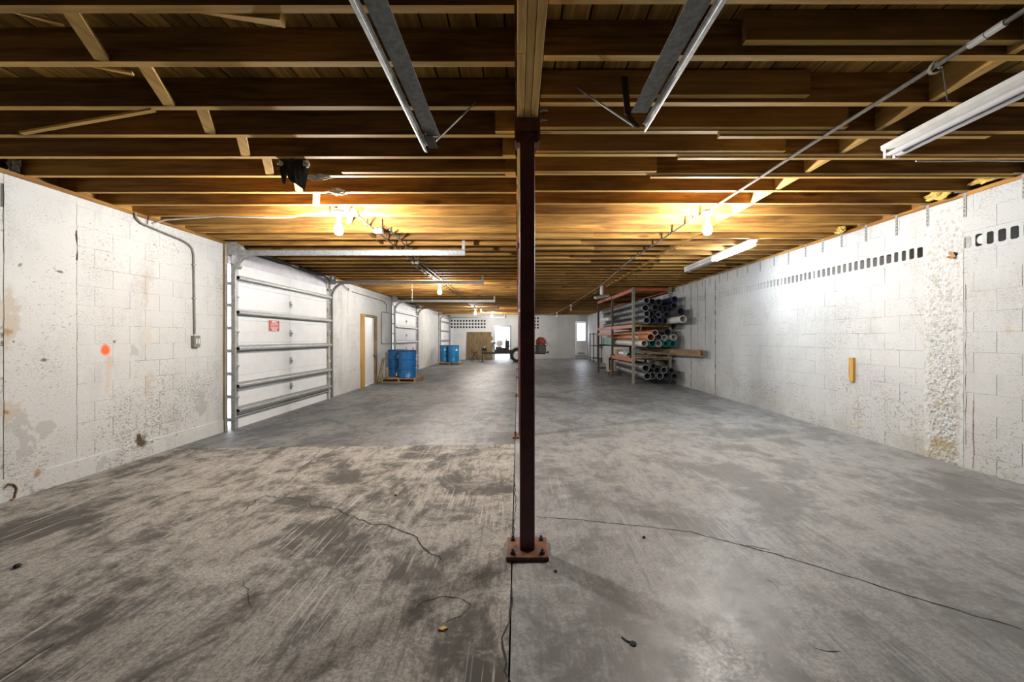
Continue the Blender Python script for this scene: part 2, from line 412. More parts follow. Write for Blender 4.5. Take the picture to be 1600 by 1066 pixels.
for (x, y, r, nm) in ((1006, 841, .012, 'pebble'), (27, 887, .02, 'pebble'), (868, 894, .01, 'pebble'), (618, 775, .012, 'pebble')):
    X, Y = fp(x, y); b = MB().lathe([(0, -r*.5), (r*.8, -r*.3), (r, 0), (r*.6, r*.6), (0, r*.7)], (X, Y, zf(X)+r*.45), n=7)
    tag(b.build('pebble', 'crack'), {1006: 'small dark pebble on the grey floor right of the nearest column', 27: 'dark lump on the stained floor at the far left', 868: 'tiny dark chip just right of the nearest column base', 618: 'dark speck of grit on the stained floor left of the column'}[x], 'pebble')
X, Y = fp(692, 984); b = MB(); b.prism([(X-.022, Y-.004), (X, Y-.014), (X+.024, Y+.004), (X+.002, Y+.012)], 'Z', zf(X), zf(X)+.008)
tag(b.build('wood_chip', 'pale_wood_X'), 'small tan wood chip lying in the column shadow on the floor', 'wood chip')
X, Y = fp(985, 1005); b = MB()
b.tube([(X-.03, Y+.035, zf(X)+.002), (X-.015, Y+.01, zf(X)+.003), (X, Y, zf(X)+.003)], .003, 6).lathe([(0, 0), (.015, .001), (.016, .004), (0, .006)], (X+.01, Y-.006, zf(X)), n=9)
tag(b.build('dried_leaf', 'dark_void'), 'dark curled leaf on the grey floor right of the column shadow', 'leaf')
g_ = MB(); g_.box(-60, 60, -40, 90, -.5, -.2)
struct(g_.build('ground', 'outside_ground'), 'pale ground outside the garage')

# ---------------------------------------------------------------- walls
HW = 2.79; DOORS = [(6.38, 9.83), (14.78, 18.25), (23.5, 26.85)]
OPEN_L = [(a, b, -1, 2.56) for a, b in DOORS] + [(12.05, 13.10, -1, 2.02)]
def core_boxes(b, x0, x1, y0, y1, z0, z1, opens):
    ys = sorted({y0, y1, *[o[0] for o in opens], *[o[1] for o in opens]})
    for a, c in zip(ys, ys[1:]):
        m = (a+c)/2; o = [q for q in opens if q[0] <= m <= q[1]]
        z = z0
        for q in sorted(o, key=lambda q: q[2]):
            if q[2] > z: b.box(x0, x1, a, c, z, q[2])
            z = max(z, q[3])
        if z1 > z: b.box(x0, x1, a, c, z, z1)
def rects_minus(y0, y1, z0, z1, opens):
    """split one block against openings: list of rects"""
    R = [(y0, y1, z0, z1)]
    for (a, b, c, d) in opens:
        out = []
        for (p, q, r, s) in R:
            if q <= a or p >= b or s <= c or r >= d: out.append((p, q, r, s)); continue
            if p < a: out.append((p, a, r, s))
            if q > b: out.append((b, q, r, s))
            m0, m1 = max(p, a), min(q, b)
            if r < c: out.append((m0, m1, r, c))
            if s > d: out.append((m0, m1, d, s))
        R = out
    return [r for r in R if r[1]-r[0] > .03 and r[3]-r[2] > .03]
def blocks(wall, xface, face, mat, z0, skip, ystart, yend, off=0.):
    rr = random.Random(int(abs(xface)*100)); L, H, J = .40, .20, .0028; allr = []
    row = 0; z = z0
    while z < HW-.02:
        y = ystart + (L/2 if row % 2 else 0) + off
        while y < yend:
            for r in rects_minus(max(y, ystart), min(y+L, yend), z, min(z+H, HW), skip): allr.append(r)
            y += L
        z += H; row += 1
    seen = [r for r in allr if r[1] > 3.2 and not (face < 0 and r[0] > 11.5 and r[3] > 0)]
    seen.sort(key=lambda r: r[0]); pick = set(seen[:300]); rest = MB()
    for r in allr:
        dy, dz = r[1]-r[0]-J, r[3]-r[2]-J; t = .02; x = xface + face*(rr.uniform(-.0014, .001) - t/2)
        if dy <= 0 or dz <= 0: continue
        c = (x, (r[0]+r[1])/2, (r[2]+r[3])/2)
        if r in pick: piece('block', (t, round(dy, 2) if abs(dy-.39) > .02 else dy, dz), mat, c, wall, .0015, face)
        else: rest.box(c[0]-t/2, c[0]+t/2, r[0]+J/2, r[1]-J/2, r[2]+J/2, r[3]-J/2)
    o = rest.build('block_field', mat, wall); o['kind'] = 'stuff'
b = MB(); core_boxes(b, XL-.2, XL-.0035, YF, YB, -.15, HW, OPEN_L)
wl = struct(b.build('wall_left', M['mortar']), 'left wall of white painted concrete block')
PIER_L = [(3.62, 4.22, -1, 3), (10.55, 10.95, -1, 3), (19.6, 20.0, -1, 3)]
blocks(wl, XL, 1, 'paint_left', -.10, OPEN_L + PIER_L, YF, YB)
for (a, c, _, _) in PIER_L: MB().box(XL-.02, XL+.001, a+.002, c-.002, -.1, HW).build('pier', 'paint_left', wl)
# low ledge along the foot of the wall
b = MB(); b.prism([(XL-.01, -.1), (XL+.022, -.1), (XL+.018, .135), (XL-.01, .15)], 'Y', YF, 6.3); b.build('ledge', 'paint_left', wl)
# right wall with a course of open cores
VZ0, VZ1, VEND = 2.225, 2.425, 12.6
PIER_R = [(4.23, 4.62, -1, 3), (9.52, 10.02, -1, 3), (10.45, 10.85, -1, 3), (17.5, 17.9, -1, 3)]
b = MB(); core_boxes(b, XR+.0035, XR+.2, YF, YB, -.1, HW, [(YF, 4.23, VZ0, VZ1), (4.62, VEND, VZ0, VZ1)])
wr = struct(b.build('wall_right', M['mortar']), 'right wall of white painted concrete block')
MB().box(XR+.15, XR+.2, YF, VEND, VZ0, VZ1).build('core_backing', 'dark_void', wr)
blocks(wr, XR, -1, 'paint_right', .025, PIER_R + [(YF, VEND, VZ0, VZ1)], YF, YB, .13)
def vent_mesh(seed):
    NARROW = .0 if seed < 2 else .14
    rr = random.Random(seed); b = MB(); n = 4; w = .0983; Wd = n*w; x0, x1 = -.075, .0
    zz = .1
    holes = []
    for k in range(n):
        c = -Wd/2+w*(k+.5); hw = rr.uniform(.027, .034) if rr.random() > NARROW else rr.uniform(.012, .018); h0, h1 = -.054-rr.uniform(0, .008), .054+rr.uniform(0, .010)
        holes.append((c-hw, c+hw, h0, h1))
    edge = -Wd/2
    for (a, c, h0, h1) in holes:
        b.box(0, .08, edge, a, -zz, zz); b.box(0, .08, a, c, -zz, h0); b.box(0, .08, a, c, h1, zz)
        ch = .012   # chamfered corners of the core
        for (yy, sy) in ((a, 1), (c, -1)):
            for (z_, sz) in ((h0, 1), (h1, -1)):
                p = [(0, yy, z_), (0, yy+sy*ch, z_), (0, yy, z_+sz*ch)]; i = len(b.v)
                b.v += p + [(q[0]+.08, q[1], q[2]) for q in p]
                b.f += [(i, i+1, i+2), (i+3, i+5, i+4), (i+1, i+4, i+5, i+2)]
        edge = c
    b.box(0, .08, edge, Wd/2, -zz, zz)
    me = bpy.data.meshes.new('vent_block'); me.from_pydata(b.v, [], b.f); me.materials.append(M['paint_right']); return me
VM = [vent_mesh(s) for s in range(5)]
def vents(y0, y1):
    y = y0
    while y+.393 <= y1+.01:
        link('vent_block', random.choice(VM if y > 5 else VM[:2]), (XR, y+.1966, (VZ0+VZ1)/2), wr); y += .3932
    if y1-y > .01: MB().box(XR, XR+.08, y, y1, VZ0, VZ1).build('filler_block', 'paint_right', wr)
vents(4.23-.3932*8, 4.23); vents(4.63, 9.52); vents(10.02, 10.45); vents(10.86, VEND)
# smooth and rough cast piers
for (a, c, _, _) in PIER_R[1:]: MB().box(XR-.001, XR+.02, a+.008, c-.008, -.05, HW).build('pier', 'paint_right', wr)
b = MB(); ny, nz = 44, 330
for i in range(nz+1):
    for j in range(ny+1):
        y = 4.222+.41*j/ny; z = .0+(HW-.005)*i/nz
        e = min(j, ny-j)/ny; rag = mnoise.noise(Vector((3.3, y*3, z*2.2)))*.10
        k = max(0, min(1, (e+rag-.07)/.10)); kz = max(0, min(1, (2.72-z)/.3))*(.5+.5*max(0, min(1, (2.0-z)/1.3)))
        n1 = mnoise.fractal(Vector((7, y*34, z*24)), .8, 2.1, 4); n2 = abs(mnoise.noise(Vector((1, y*48, z*40))))
        b.v.append((XR - .002 - k*kz*(.008+.015*n1-.013*n2), y, z))
for i in range(nz):
    for j in range(ny):
        o = i*(ny+1)+j; b.f.append((o, o+1, o+ny+2, o+ny+1))
b.build('rough_pier', 'rough_paint', wr, smooth=False)
def wall_crack(wall, x, face, y, z0, z1, w, seed, mat='crack'):
    q = random.Random(seed); b = MB(); n = int((z1-z0)/.04); yy = y
    for k in range(n+1):
        z = z0+(z1-z0)*k/n; yy = y+.012*mnoise.noise(Vector((seed, z*6, 0))); ww = w*max(.15, .7+1.1*mnoise.noise(Vector((seed*3, z*9, 5))))
        b.v += [(x+face*.0016, yy-ww/2, z), (x+face*.0016, yy+ww/2, z)]
        if k: b.f.append((2*k-2, 2*k-1, 2*k+1, 2*k))
    b.build('crack', mat, wall)
wall_crack(wr, XR, -1, 9.52, .08, 2.78, .030, 1); wall_crack(wr, XR, -1, 10.03, 1.2, 2.76, .022, 2); wall_crack(wr, XR, -1, 10.85, .08, 2.78, .04, 3, 'rust'); wall_crack(wr, XR, -1, 10.45, 1.4, 2.7, .02, 4)
wall_crack(wr, XR, -1, 4.13, .08, .75, .010, 5, 'rust'); wall_crack(wr, XR, -1, 4.20, .3, 1.9, .005, 12)
wall_crack(wl, XL, 1, 3.62, .16, 2.7, .003, 6); wall_crack(wl, XL, 1, 4.22, .16, 2.72, .0035, 7); wall_crack(wl, XL, 1, 4.22, 2.15, 2.45, .016, 8)
wall_crack(wl, XL, 1, 10.95, 2.0, 2.75, .012, 9)
# back wall
BX = [(-1.47, -.52, -1, 2.07), (3.74, 4.44, .28, 2.40)]
VH = []      # breeze-block holes (x, z)
for k in range(12): 
    for z in (2.05, 2.26, 2.47): VH.append((-4.26+k*.193, z))
for k in range(2):
    for z in (2.02, 2.22, 2.43, 2.63): VH.append((1.11+k*.19, z))
def back_boxes(b, y0, y1, opens):
    xs = sorted({XL-.2, XR+.2, *[o[0] for o in opens], *[o[1] for o in opens]})
    for a, c in zip(xs, xs[1:]):
        if c-a < 1e-4: continue
        m = (a+c)/2; z = -.1
        for q in sorted([q for q in opens if q[0] <= m <= q[1]], key=lambda q: q[2]):
            if q[2] > z: b.box(a, c, y0, y1, z, q[2])
            z = max(z, q[3])
        if ZD > z: b.box(a, c, y0, y1, z, ZD)
b = MB(); hs = .060; back_boxes(b, YB, YB+.16, BX + [(x-hs, x+hs, z-hs, z+hs) for x, z in VH])
wb = struct(b.build('wall_back', 'paint_back'), 'white painted end wall with pierced vent blocks')
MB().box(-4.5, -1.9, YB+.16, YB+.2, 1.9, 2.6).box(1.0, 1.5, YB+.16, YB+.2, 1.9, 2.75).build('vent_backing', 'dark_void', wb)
struct(MB().box(XL-.2, XR+.2, YF-.15, YF, -.15, ZD).build('wall_front', 'machine_grey'), 'plain dark wall behind the viewer')
# sill plates
struct(MB().box(XL-.17, XL+.006, YF, YB, HW, ZJ).build('trim_1', 'joist_wood_Y'), 'wooden sill plate on top of the left wall')
struct(MB().box(XR-.004, XR+.17, YF, YB, HW, ZJ).build('trim_2', 'joist_wood_Y'), 'wooden sill plate on top of the right wall')

# ---------------------------------------------------------------- ceiling: deck, joists, blocking
ce = struct(MB().box(XL-.4, XR+.4, YF-.2, YB+.3, ZD+.026, ZD+.05).build('ceiling', 'tar_paper'), 'roof deck of brown planks on joists')
JY = [1.04, 1.44, 1.862, 2.240, 2.669, 3.034, 3.401, 3.793, 4.222, 4.619, 5.035]
while JY[-1] < YB-.5: JY.append(JY[-1]+.398)
pw = .146; x = XL-.3; k = 0; rr = random.Random(5)
while x < XR+.3:
    cuts = [YF-.1] + sorted({rr.choice(JY[3:16]), rr.choice(JY[18:40])}) + [YB+.2]
    for a, c in zip(cuts, cuts[1:]):
        piece('deck_plank', (pw-.010, round(c-a-.004, 2), .024), 'deck_wood', (x+pw/2, (a+c)/2, ZD+.012+rr.uniform(-.002, .002)), ce)
    x += pw; k += 1
JT, JH = .046, ZD-ZJ-.002
BX0, BX1 = -.004, .124
for i, y in enumerate(JY):
    zj = (ZJ+ZD)/2 + rr.uniform(-.002, .002)
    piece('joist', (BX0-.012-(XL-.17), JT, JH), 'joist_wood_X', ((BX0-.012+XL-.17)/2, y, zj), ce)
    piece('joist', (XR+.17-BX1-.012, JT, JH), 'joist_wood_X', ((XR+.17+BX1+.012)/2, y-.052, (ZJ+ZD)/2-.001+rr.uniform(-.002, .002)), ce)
# rim boards closing the bays over the walls
MB().box(XL-.2, XL-.172, YF, YB, ZJ, ZD).build('rim_board', 'joist_wood_Y', ce)
MB().box(XR+.172, XR+.2, YF, YB, ZJ, ZD).build('rim_board', 'joist_wood_Y', ce)
# solid blocking on the right
for a, c in zip(JY, JY[1:]):
    y0, y1 = a-.052+JT/2+.001, c-.052-JT/2-.001
    if a < 1.6: continue
    if 11 < a < 26 and rr.random() < .25: continue
    piece('blocking', (.042, round(y1-y0, 3), .16), 'pale_wood_Y', (2.55+rr.uniform(-.02, .02), (y0+y1)/2, ZJ+.084), ce)
# slanting bridging strips on the left
for a, c in zip(JY, JY[1:]):
    if not (1.7 < a < 5.1): continue
    b = MB(); xo = -2.03+rr.uniform(-.03, .02)
    b.bar((xo, a+JT/2, ZJ+.035), (xo-.17, c-JT/2, ZJ+.014), .065, .022); b.build('bridging', 'pale_wood_Y', ce)
for a, c in zip(JY, JY[1:]):
    if a > 5.2 and a < 26 and rr.random() < .8: piece('blocking', (.042, round(c-a-JT-.002, 3), .15), 'joist_wood_Y', (-2.12+rr.uniform(-.02, .02), (a+c)/2, ZJ+.09), ce)
# sister boards lapped against joists near the beam: (x0, x1, joist index, dz)
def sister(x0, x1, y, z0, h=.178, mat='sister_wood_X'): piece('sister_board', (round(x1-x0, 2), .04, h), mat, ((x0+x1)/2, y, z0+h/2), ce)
Jr = [y-.052 for y in JY]
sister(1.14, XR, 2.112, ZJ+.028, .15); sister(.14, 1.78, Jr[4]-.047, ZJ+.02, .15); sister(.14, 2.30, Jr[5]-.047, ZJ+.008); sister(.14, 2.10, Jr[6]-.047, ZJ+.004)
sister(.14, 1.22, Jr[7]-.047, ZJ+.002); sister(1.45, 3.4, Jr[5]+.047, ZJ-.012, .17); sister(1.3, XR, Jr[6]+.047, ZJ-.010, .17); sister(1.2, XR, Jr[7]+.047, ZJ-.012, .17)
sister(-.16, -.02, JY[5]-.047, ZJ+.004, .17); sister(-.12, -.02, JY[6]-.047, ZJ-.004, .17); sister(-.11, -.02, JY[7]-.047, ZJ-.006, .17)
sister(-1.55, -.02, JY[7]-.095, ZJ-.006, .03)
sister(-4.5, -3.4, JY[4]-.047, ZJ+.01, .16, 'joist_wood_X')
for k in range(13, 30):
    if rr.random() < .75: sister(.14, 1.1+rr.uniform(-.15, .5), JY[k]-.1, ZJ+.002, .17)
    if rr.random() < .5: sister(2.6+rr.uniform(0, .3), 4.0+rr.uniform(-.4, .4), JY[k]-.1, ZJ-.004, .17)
# loose splintered strips nailed under the joists
b = MB(); b.bar(px(34, 208, 2.86), px(240, 172, 2.66), .03, .014); b.build('nailed_strip', 'pale_wood_X', ce)
for (p0, p1, w, h) in ((px(6, 16, 1.89), px(100, 38, 2.0), .028, .012), (px(300, 17, 1.91), px(442, 30, 1.93), .05, .045), (px(140, 104, 2.27), px(208, 115, 2.34), .03, .012)):
    b = MB().bar(p0, p1, w, h); v = b.v; b.v = v[:0]
    q = [Vector(k) for k in v]; c0 = sum(q[:4], Vector())/4
    b.v = [tuple(c0+(k-c0)*.15) for k in q[:4]]+[tuple(k) for k in q[4:]]
    b.build('splinter', 'pale_wood_X', ce)
# hanger straps on the right wall
for i, y in enumerate(JY):
    if y < 3.0: continue
    yy = Jr[i] + rr.uniform(-.04, .04); dz = rr.uniform(-.02, .03)
    b = MB().box(XR-.006, XR-.0025, yy-.015, yy+.015, 2.60+dz, 2.83).box(XR-.10, XR-.0025, yy-.015, yy+.015, 2.826, 2.8295)
    o = b.build('hanger_strap', 'galvanised_matt', wr)
    for k in range(5):
        if y < 7: MB().box(XR-.0075, XR-.006, yy-.004, yy+.004, 2.615+dz+k*.038, 2.628+dz+k*.038).build('strap_hole', 'black_iron', o)

# ---------------------------------------------------------------- beam and columns
bm_ = thing('wooden_beam', (.06, YF, 2.74), 'three-ply wooden beam running down the middle of the ceiling', 'beam')
w3 = (BX1-BX0)/3
for k in range(3):
    cuts = [YF] + [[2.02, 6.6, 11.3, 17.0, 22.], [1.62, 5.4, 9.6, 14.0, 20.], [3.4, 8.1, 13.2, 18.5, 24.]][k] + [YB]
    for a, c in zip(cuts, cuts[1:]):
        MB().box(BX0+k*w3+.0015, BX0+(k+1)*w3-.0015, a+.001, c-.001, 2.74+[.0, .002, .001][k], ZD-.004).build('ply', 'beam_wood', bm_, bevel=.002)
ORD = ['nearest', 'second', 'third', 'fourth', 'fifth', 'farthest']
for i, cy in enumerate([2.68, 5.78, 9.85, 14.3, 18.1, 22.3]):
    cx = .060; z0 = zf(cx)
    lab = 'maroon steel column on a bolted base plate standing in the foreground' if i == 0 else f'{ORD[i]} maroon column along the beam, a sliver beside the nearest column'
    t = thing('steel_column', (cx, cy, z0), lab, 'column', 'maroon columns under the beam')
    h = .0475
    b = MB(); pf = []
    for sx, sy in ((1, 1), (-1, 1), (-1, -1), (1, -1)):
        for k in range(4):
            a = math.atan2(sy, sx)-math.pi/4+math.pi/2*k/3; r = .010
            pf.append((cx+sx*(h-r)+r*math.cos(a), cy+sy*(h-r)+r*math.sin(a)))
    b.prism(pf, 'Z', z0+.026, 2.70); b.build('post', 'maroon', t)
    bp = MB().box(cx-.132, cx+.132, cy-.132, cy+.132, z0+.0005, z0+.026).build('base_plate', 'maroon_plate', t, bevel=.004)
    for sx in (-1, 1):
        for sy in (-1, 1):
            p = (cx+sx*.093, cy+sy*.088, z0+.026)
            MB().lathe([(.017, 0), (.017, .004), (.015, .0045), (.015, .016), (.008, .017), (.008, .03), (0, .031)], p, n=8).build('anchor_bolt', 'dark_steel', bp)
    cap = MB().box(-.072+cx, .072+cx, cy-.075, cy+.075, 2.725, 2.7395)
    cap.box(cx-.080, cx-.068, cy-.07, cy+.07, 2.60, 2.84).box(cx+.068, cx+.080, cy-.07, cy+.07, 2.60, 2.84)
    cap.box(cx-.068, cx-h-.0005, cy-.04, cy+.04, 2.60, 2.725).box(cx+h+.0005, cx+.068, cy-.04, cy+.04, 2.60, 2.725)
    cap.box(cx-.068, cx+.068, cy-.066, cy-.054, 2.665, 2.725)
    cp = cap.build('saddle_cap', 'maroon_plate', t)
    for dz, dy in ((2.81, -.03), (2.765, .0)):
        MB().lathe([(.006, 0), (.006, .05)], (cx+.08, cy+dy, dz), 'X', 8).lathe([(.013, .001), (.013, .012)], (cx+.08, cy+dy, dz), 'X', 6).build('through_bolt', 'bolt_steel', cp)

# ---------------------------------------------------------------- lamps
emit('bulb_glow', (1.0, .955, .90), 1.0); emit('tube_glow', (.86, .94, 1.0), 1.0)
def glow(mat, watts, area): M[mat].node_tree.nodes['Principled BSDF'].inputs['Emission Strength'].default_value = watts/(math.pi*area)
BR = .050; bulb_prof = [(.015, .0), (.018, -.02), (.030, -.045), (BR-.007, -.07), (BR, -.098), (BR-.004, -.125), (.036, -.147), (.018, -.158), (0, -.160)]
area = sum(math.pi*(a[0]+b_[0])*math.hypot(a[0]-b_[0], a[1]-b_[1]) for a, b_ in zip(bulb_prof, bulb_prof[1:]))
glow('bulb_glow', BULB_W, area); TR = .019; TL = 1.18; glow('tube_glow', TUBE_W, 2*math.pi*TR*TL)
def bulb(x, y, ztop, label, lit=True):
    t = thing('light_bulb', (x, y, ztop), label, 'light bulb', 'bare bulbs along the ceiling conduits')
    MB().lathe([(.055, ztop), (.055, ztop-.02), (.038, ztop-.03)], (x, y, 0), n=16).build('junction_box', 'galvanised_matt' if lit else 'porcelain', t)
    MB().lathe([(.036, ztop-.03), (.034, ztop-.05), (.024, ztop-.062), (.024, ztop-.10), (.020, ztop-.118)], (x, y, 0), n=16).build('socket', 'porcelain', t, smooth=True)
    MB().lathe([(r, h+ztop-.118) for r, h in bulb_prof], (x, y, 0), n=16).build('bulb', 'bulb_glow' if lit else 'porcelain', t, smooth=True)
bulb(-2.025, 4.74, 2.81, 'lit bare bulb on the left conduit nearest the viewer')
bulb(2.145, 4.74, 2.81, 'lit bare bulb on the right conduit beside the blocking')
bulb(-2.03, 10.9, 2.78, 'second lit bulb on the left conduit, in front of the second garage door')
bulb(-2.02, 20.0, 2.76, 'third lit bulb on the left conduit, above the plywood sheet')
bulb(-1.50, 24.3, 2.84, 'farthest lit bulb, close to the end wall doorway')
bulb(2.33, 18.3, 2.82, 'unlit white bulb on the right conduit between hanging fixture and end wall', False)
bulb(2.25, 24.0, 2.82, 'unlit white bulb on the right conduit nearest the end wall', False)
def strip(x, y0, y1, ztop, tubes, label, w=.11):
    t = thing('fluorescent_fixture', (x, (y0+y1)/2, ztop), label, 'light fixture', 'fluorescent strip fixtures')
    b = MB(); b.prism([(x-w/2, ztop), (x+w/2, ztop), (x+w/2, ztop-.03), (x+.03, ztop-.055), (x-.03, ztop-.055), (x-w/2, ztop-.03)], 'Y', y0, y1); b.build('housing', 'enamel', t)
    for (xo, a, c, lit) in tubes:
        z = ztop-.078
        MB().lathe([(0, a+.012), (TR, a+.014), (TR, c-.014), (0, c-.012)], (x+xo, 0, z), 'Y', 12).build('tube', 'tube_glow' if lit else 'tube_off', t, smooth=True)
        for yy in (a, c): MB().box(x+xo-.018, x+xo+.018, yy-.012, yy+.012, z-.022, ztop-.028).build('lamp_holder', 'porcelain', t)
    return t
strip(2.80, .72, 3.16, 2.815, [(-.035, .75, 3.14, False), (.035, .75, 3.14, False)], 'unlit twin tube fluorescent strip under the joists at upper right', .13)
strip(3.47, 6.16, 8.62, 2.82, [(-.033, 6.20, 7.39, True), (.033, 6.20, 7.39, True), (-.033, 7.41, 8.60, False), (.033, 7.41, 8.60, False)], 'half lit fluorescent strip close to the right wall')
# hanging socket with a small clamp-on tube fixture
hx, hy = 2.36, 11.8
t = thing('hanging_fixture', (hx, hy, 2.83), 'white porcelain socket holding a small tilted tube fixture near the rack', 'light fixture')
MB().lathe([(.05, 2.828), (.05, 2.805), (.034, 2.79), (.034, 2.755), (.045, 2.745), (.045, 2.70), (.05, 2.69), (.05, 2.60), (.036, 2.585)], (hx, hy, 0), n=16).build('socket', 'porcelain', t, smooth=True)
b = MB(); b.bar((hx-.21, hy-.1, 2.50), (hx+.21, hy+.1, 2.585), .09, .05); b.build('housing', 'galvanised', t)
b = MB(); b.tube([(hx-.21, hy-.13, 2.468), (hx+.21, hy+.07, 2.553)], .016, 10); b.build('tube', 'tube_off', t)
MB().lathe([(.012, 2.54), (.012, 2.59)], (hx, hy, 0), n=8).build('stem', 'porcelain', t)

# conduits and cables
def run(name, pts, r, mat, label, cat, n=8):
    return tag(MB().tube(pts, r, n).build(name, mat, smooth=True), label, cat)
zc = ZJ-.014
t = thing('conduit', (2.17, 1, zc), 'thin metal conduit crossing under the right hand joists to the end wall', 'conduit')
MB().tube([(2.235, .6, zc), (2.235, 1.9, zc), (2.19, 3.2, zc), (2.17, 4.6, zc), (2.12, 5.6, zc), (2.10, 8, zc), (2.30, 11.6, zc), (2.33, 18, zc), (2.25, 24, zc), (1.9, 26.9, zc)], .0115, 8).build('tube', 'conduit', t, smooth=True)
for y in (1.92, 2.0): MB().tube([(2.235, y, zc), (2.235, y+.075, zc)], .017, 10).build('coupling', 'porcelain', t)
for y in JY[10:34:2]:
    MB().box(2.09, 2.10, y-.045, y-.015, zc-.016, ZJ+.09).build('clip', 'dark_steel', t)
b = MB()
for k in range(5): b.tube([(2.235+.03*math.cos(w), 2.235+.012*math.sin(w*2)+k*.004, zc+.03*math.sin(w)) for w in [i*.7 for i in range(9)]], .003, 5)
b.build('wire_wrap', 'fluff', t)
b = MB().tube([(2.27, 2.24, ZJ-.01), (2.34, 2.3, ZJ-.04), (2.46, 2.4, ZJ-.10)], .003, 5).tube([(2.46, 2.4, ZJ-.10), (2.50, 2.42, ZJ-.092)], .003, 5); b.build('wire_tail', 'cable_dark', t)
t = thing('conduit', (-1.95, 4.85, zc), 'pair of thin dark conduits running back from the nearest left bulb', 'conduit')
MB().tube([(-2.0, 4.86, zc), (-1.90, 5.0, zc), (-1.93, 6.3, zc), (-1.97, 7.7, zc), (-2.0, 10.8, zc), (-2.03, 20, zc), (-1.9, 26.9, zc)], .0105, 8).build('tube', 'conduit', t, smooth=True)
MB().tube([(-1.72, 5.62, zc-.0), (-1.74, 6.3, zc), (-1.86, 7.7, zc), (-1.88, 10.6, zc), (-1.93, 19, zc)], .0095, 8).build('tube', 'conduit', t, smooth=True)
for y in JY[11:24]:
    for xx in (-1.94, -1.75): MB().box(xx-.005, xx+.005, y-.04, y-.02, zc-.016, ZJ+.07).build('clip', 'dark_steel', t)
MB().box(-2.02, -1.98, 7.98, 8.06, zc-.03, zc+.012).box(-1.97, -1.90, 8.0, 8.06, zc-.03, zc+.01).build('junction_box', 'porcelain', t)
run('cable', [(-4.38, 5.02, 2.74), (-4.2, 5.0, 2.78), (-3.5, 4.93, 2.80), (-2.9, 4.9, 2.775), (-2.62, 4.88, 2.775), (-2.40, 4.85, 2.81), (-2.2, 4.84, 2.822), (-2.06, 4.84, 2.80), (-1.95, 4.86, 2.80), (-1.90, 4.95, 2.815)], .011, 'cable_white', 'white cable looping from the left wall to the nearest left bulb', 'cable')
t = thing('sensor_box', (-1.86, 5.6, 2.80), 'small white box with a dark dot under the joists behind the left bulb', 'sensor')
MB().box(-1.93, -1.81, 5.58, 5.66, 2.775, 2.829).build('case', 'porcelain', t, bevel=.003); MB().lathe([(.010, 5.579), (.010, 5.574), (0, 5.573)], (-1.87, 0, 2.80), 'Y', 10).build('eye', 'black_iron', t)
# conduit on the left wall, down to a switch box
t = thing('wall_conduit', (XL+.03, 5.8, 1.3), 'grey conduit bending down the left wall to a small switch box', 'conduit')
xx = XL+.022
pth = [(xx, 4.84, 2.82), (xx, 4.85, 2.76), (xx, 4.92, 2.715), (xx, 5.05, 2.70), (xx, 5.30, 2.675), (xx, 5.52, 2.655), (xx, 5.62, 2.63), (xx, 5.69, 2.58), (xx, 5.715, 2.50), (xx, 5.72, 2.3), (xx, 5.735, 1.42)]
MB().tube(pth, .012, 8).build('tube', 'conduit', t, smooth=True)
MB().box(XL+.002, XL+.05, 5.69, 5.80, 1.24, 1.40).build('switch_box', 'conduit', t, bevel=.004)
for dy in (.022, .062): MB().box(XL+.05, XL+.053, 5.70+dy, 5.72+dy, 1.29, 1.36).build('switch', 'porcelain', t)
for z in (2.36, 1.9): MB().box(XL+.001, XL+.036, 5.70, 5.745, z, z+.015).build('clip', 'galvanised_matt', t)
run('wall_cable', [(XL+.015, 10.95, 2.66), (XL+.05, 10.9, 2.60), (XL+.06, 10.8, 2.62), (XL+.04, 10.6, 2.70), (XL+.02, 10.5, 2.78)], .011, 'conduit', 'short loose cable end above the wooden side door', 'cable')
run('wall_pipe', [(XL+.02, 11.2, 2.60), (XL+.02, 13.8, 2.58), (XL+.02, 14.1, 2.50), (XL+.02, 14.15, 2.3), (XL+.02, 14.15, 2.2)], .012, 'conduit', 'thin conduit running high on the wall above the wooden side door', 'conduit')
run('wall_pipe', [(XL+.02, 14.5, 2.22), (XL+.02, 13.72, 2.22), (XL+.02, 13.62, 2.15), (XL+.02, 13.60, 1.25), (XL+.02, 13.66, 1.18), (XL+.02, 14.5, 1.17)], .012, 'conduit', 'looped conduit on the wall between side door and second garage door', 'conduit')
DC = min(JY, key=lambda q: abs(q-10.7))
run('pull_cord', [px(644, 439, DC)+Vector((0, 0, .02)), px(644, 470, DC)], .003, 'cable_white', 'thin white cord hanging by the second lit left bulb', 'cord', 5)
run('loose_cable', [(3.2, 3.37, 2.79), (3.45, 3.36, 2.785), (3.7, 3.37, 2.795), (4.0, 3.37, 2.79), (4.4, 3.38, 2.80)], .006, 'cable_white', 'thin white cable from the unlit strip towards the right wall', 'cable', 6)

# ---------------------------------------------------------------- near hanging door tracks
def near_track(x, yend, z, sgn, label):
    t = thing('door_track', (x, yend, z), label, 'track', 'overhead tracks hanging near the viewer')
    pr = [(0, 0), (.085, 0), (.085, .003), (.003, .003), (.003, .06), (0, .06)]
    b = MB(); b.prism([(x+sgn*a, z+.022+c) for a, c in pr], 'Y', -1.2, yend-.12); b.build('angle', 'galvanised_matt', t)
    # rolled C track on the outer side
    pc = []
    for k in range(9):
        w = math.pi*(.5+k/8); pc.append((math.cos(w)*.024, math.sin(w)*.024))
    inner = [(a*.82, c*.82) for a, c in reversed(pc)]
    poly = [(x-sgn*.014+sgn*a, z+c) for a, c in pc+inner]
    b = MB(); b.prism(poly, 'Y', -1.2, yend); b.build('rail', 'galvanised', t)
    return t
t = near_track(-.55, 2.62, 2.55, 1, 'galvanised door track hanging from the joists left of the column')
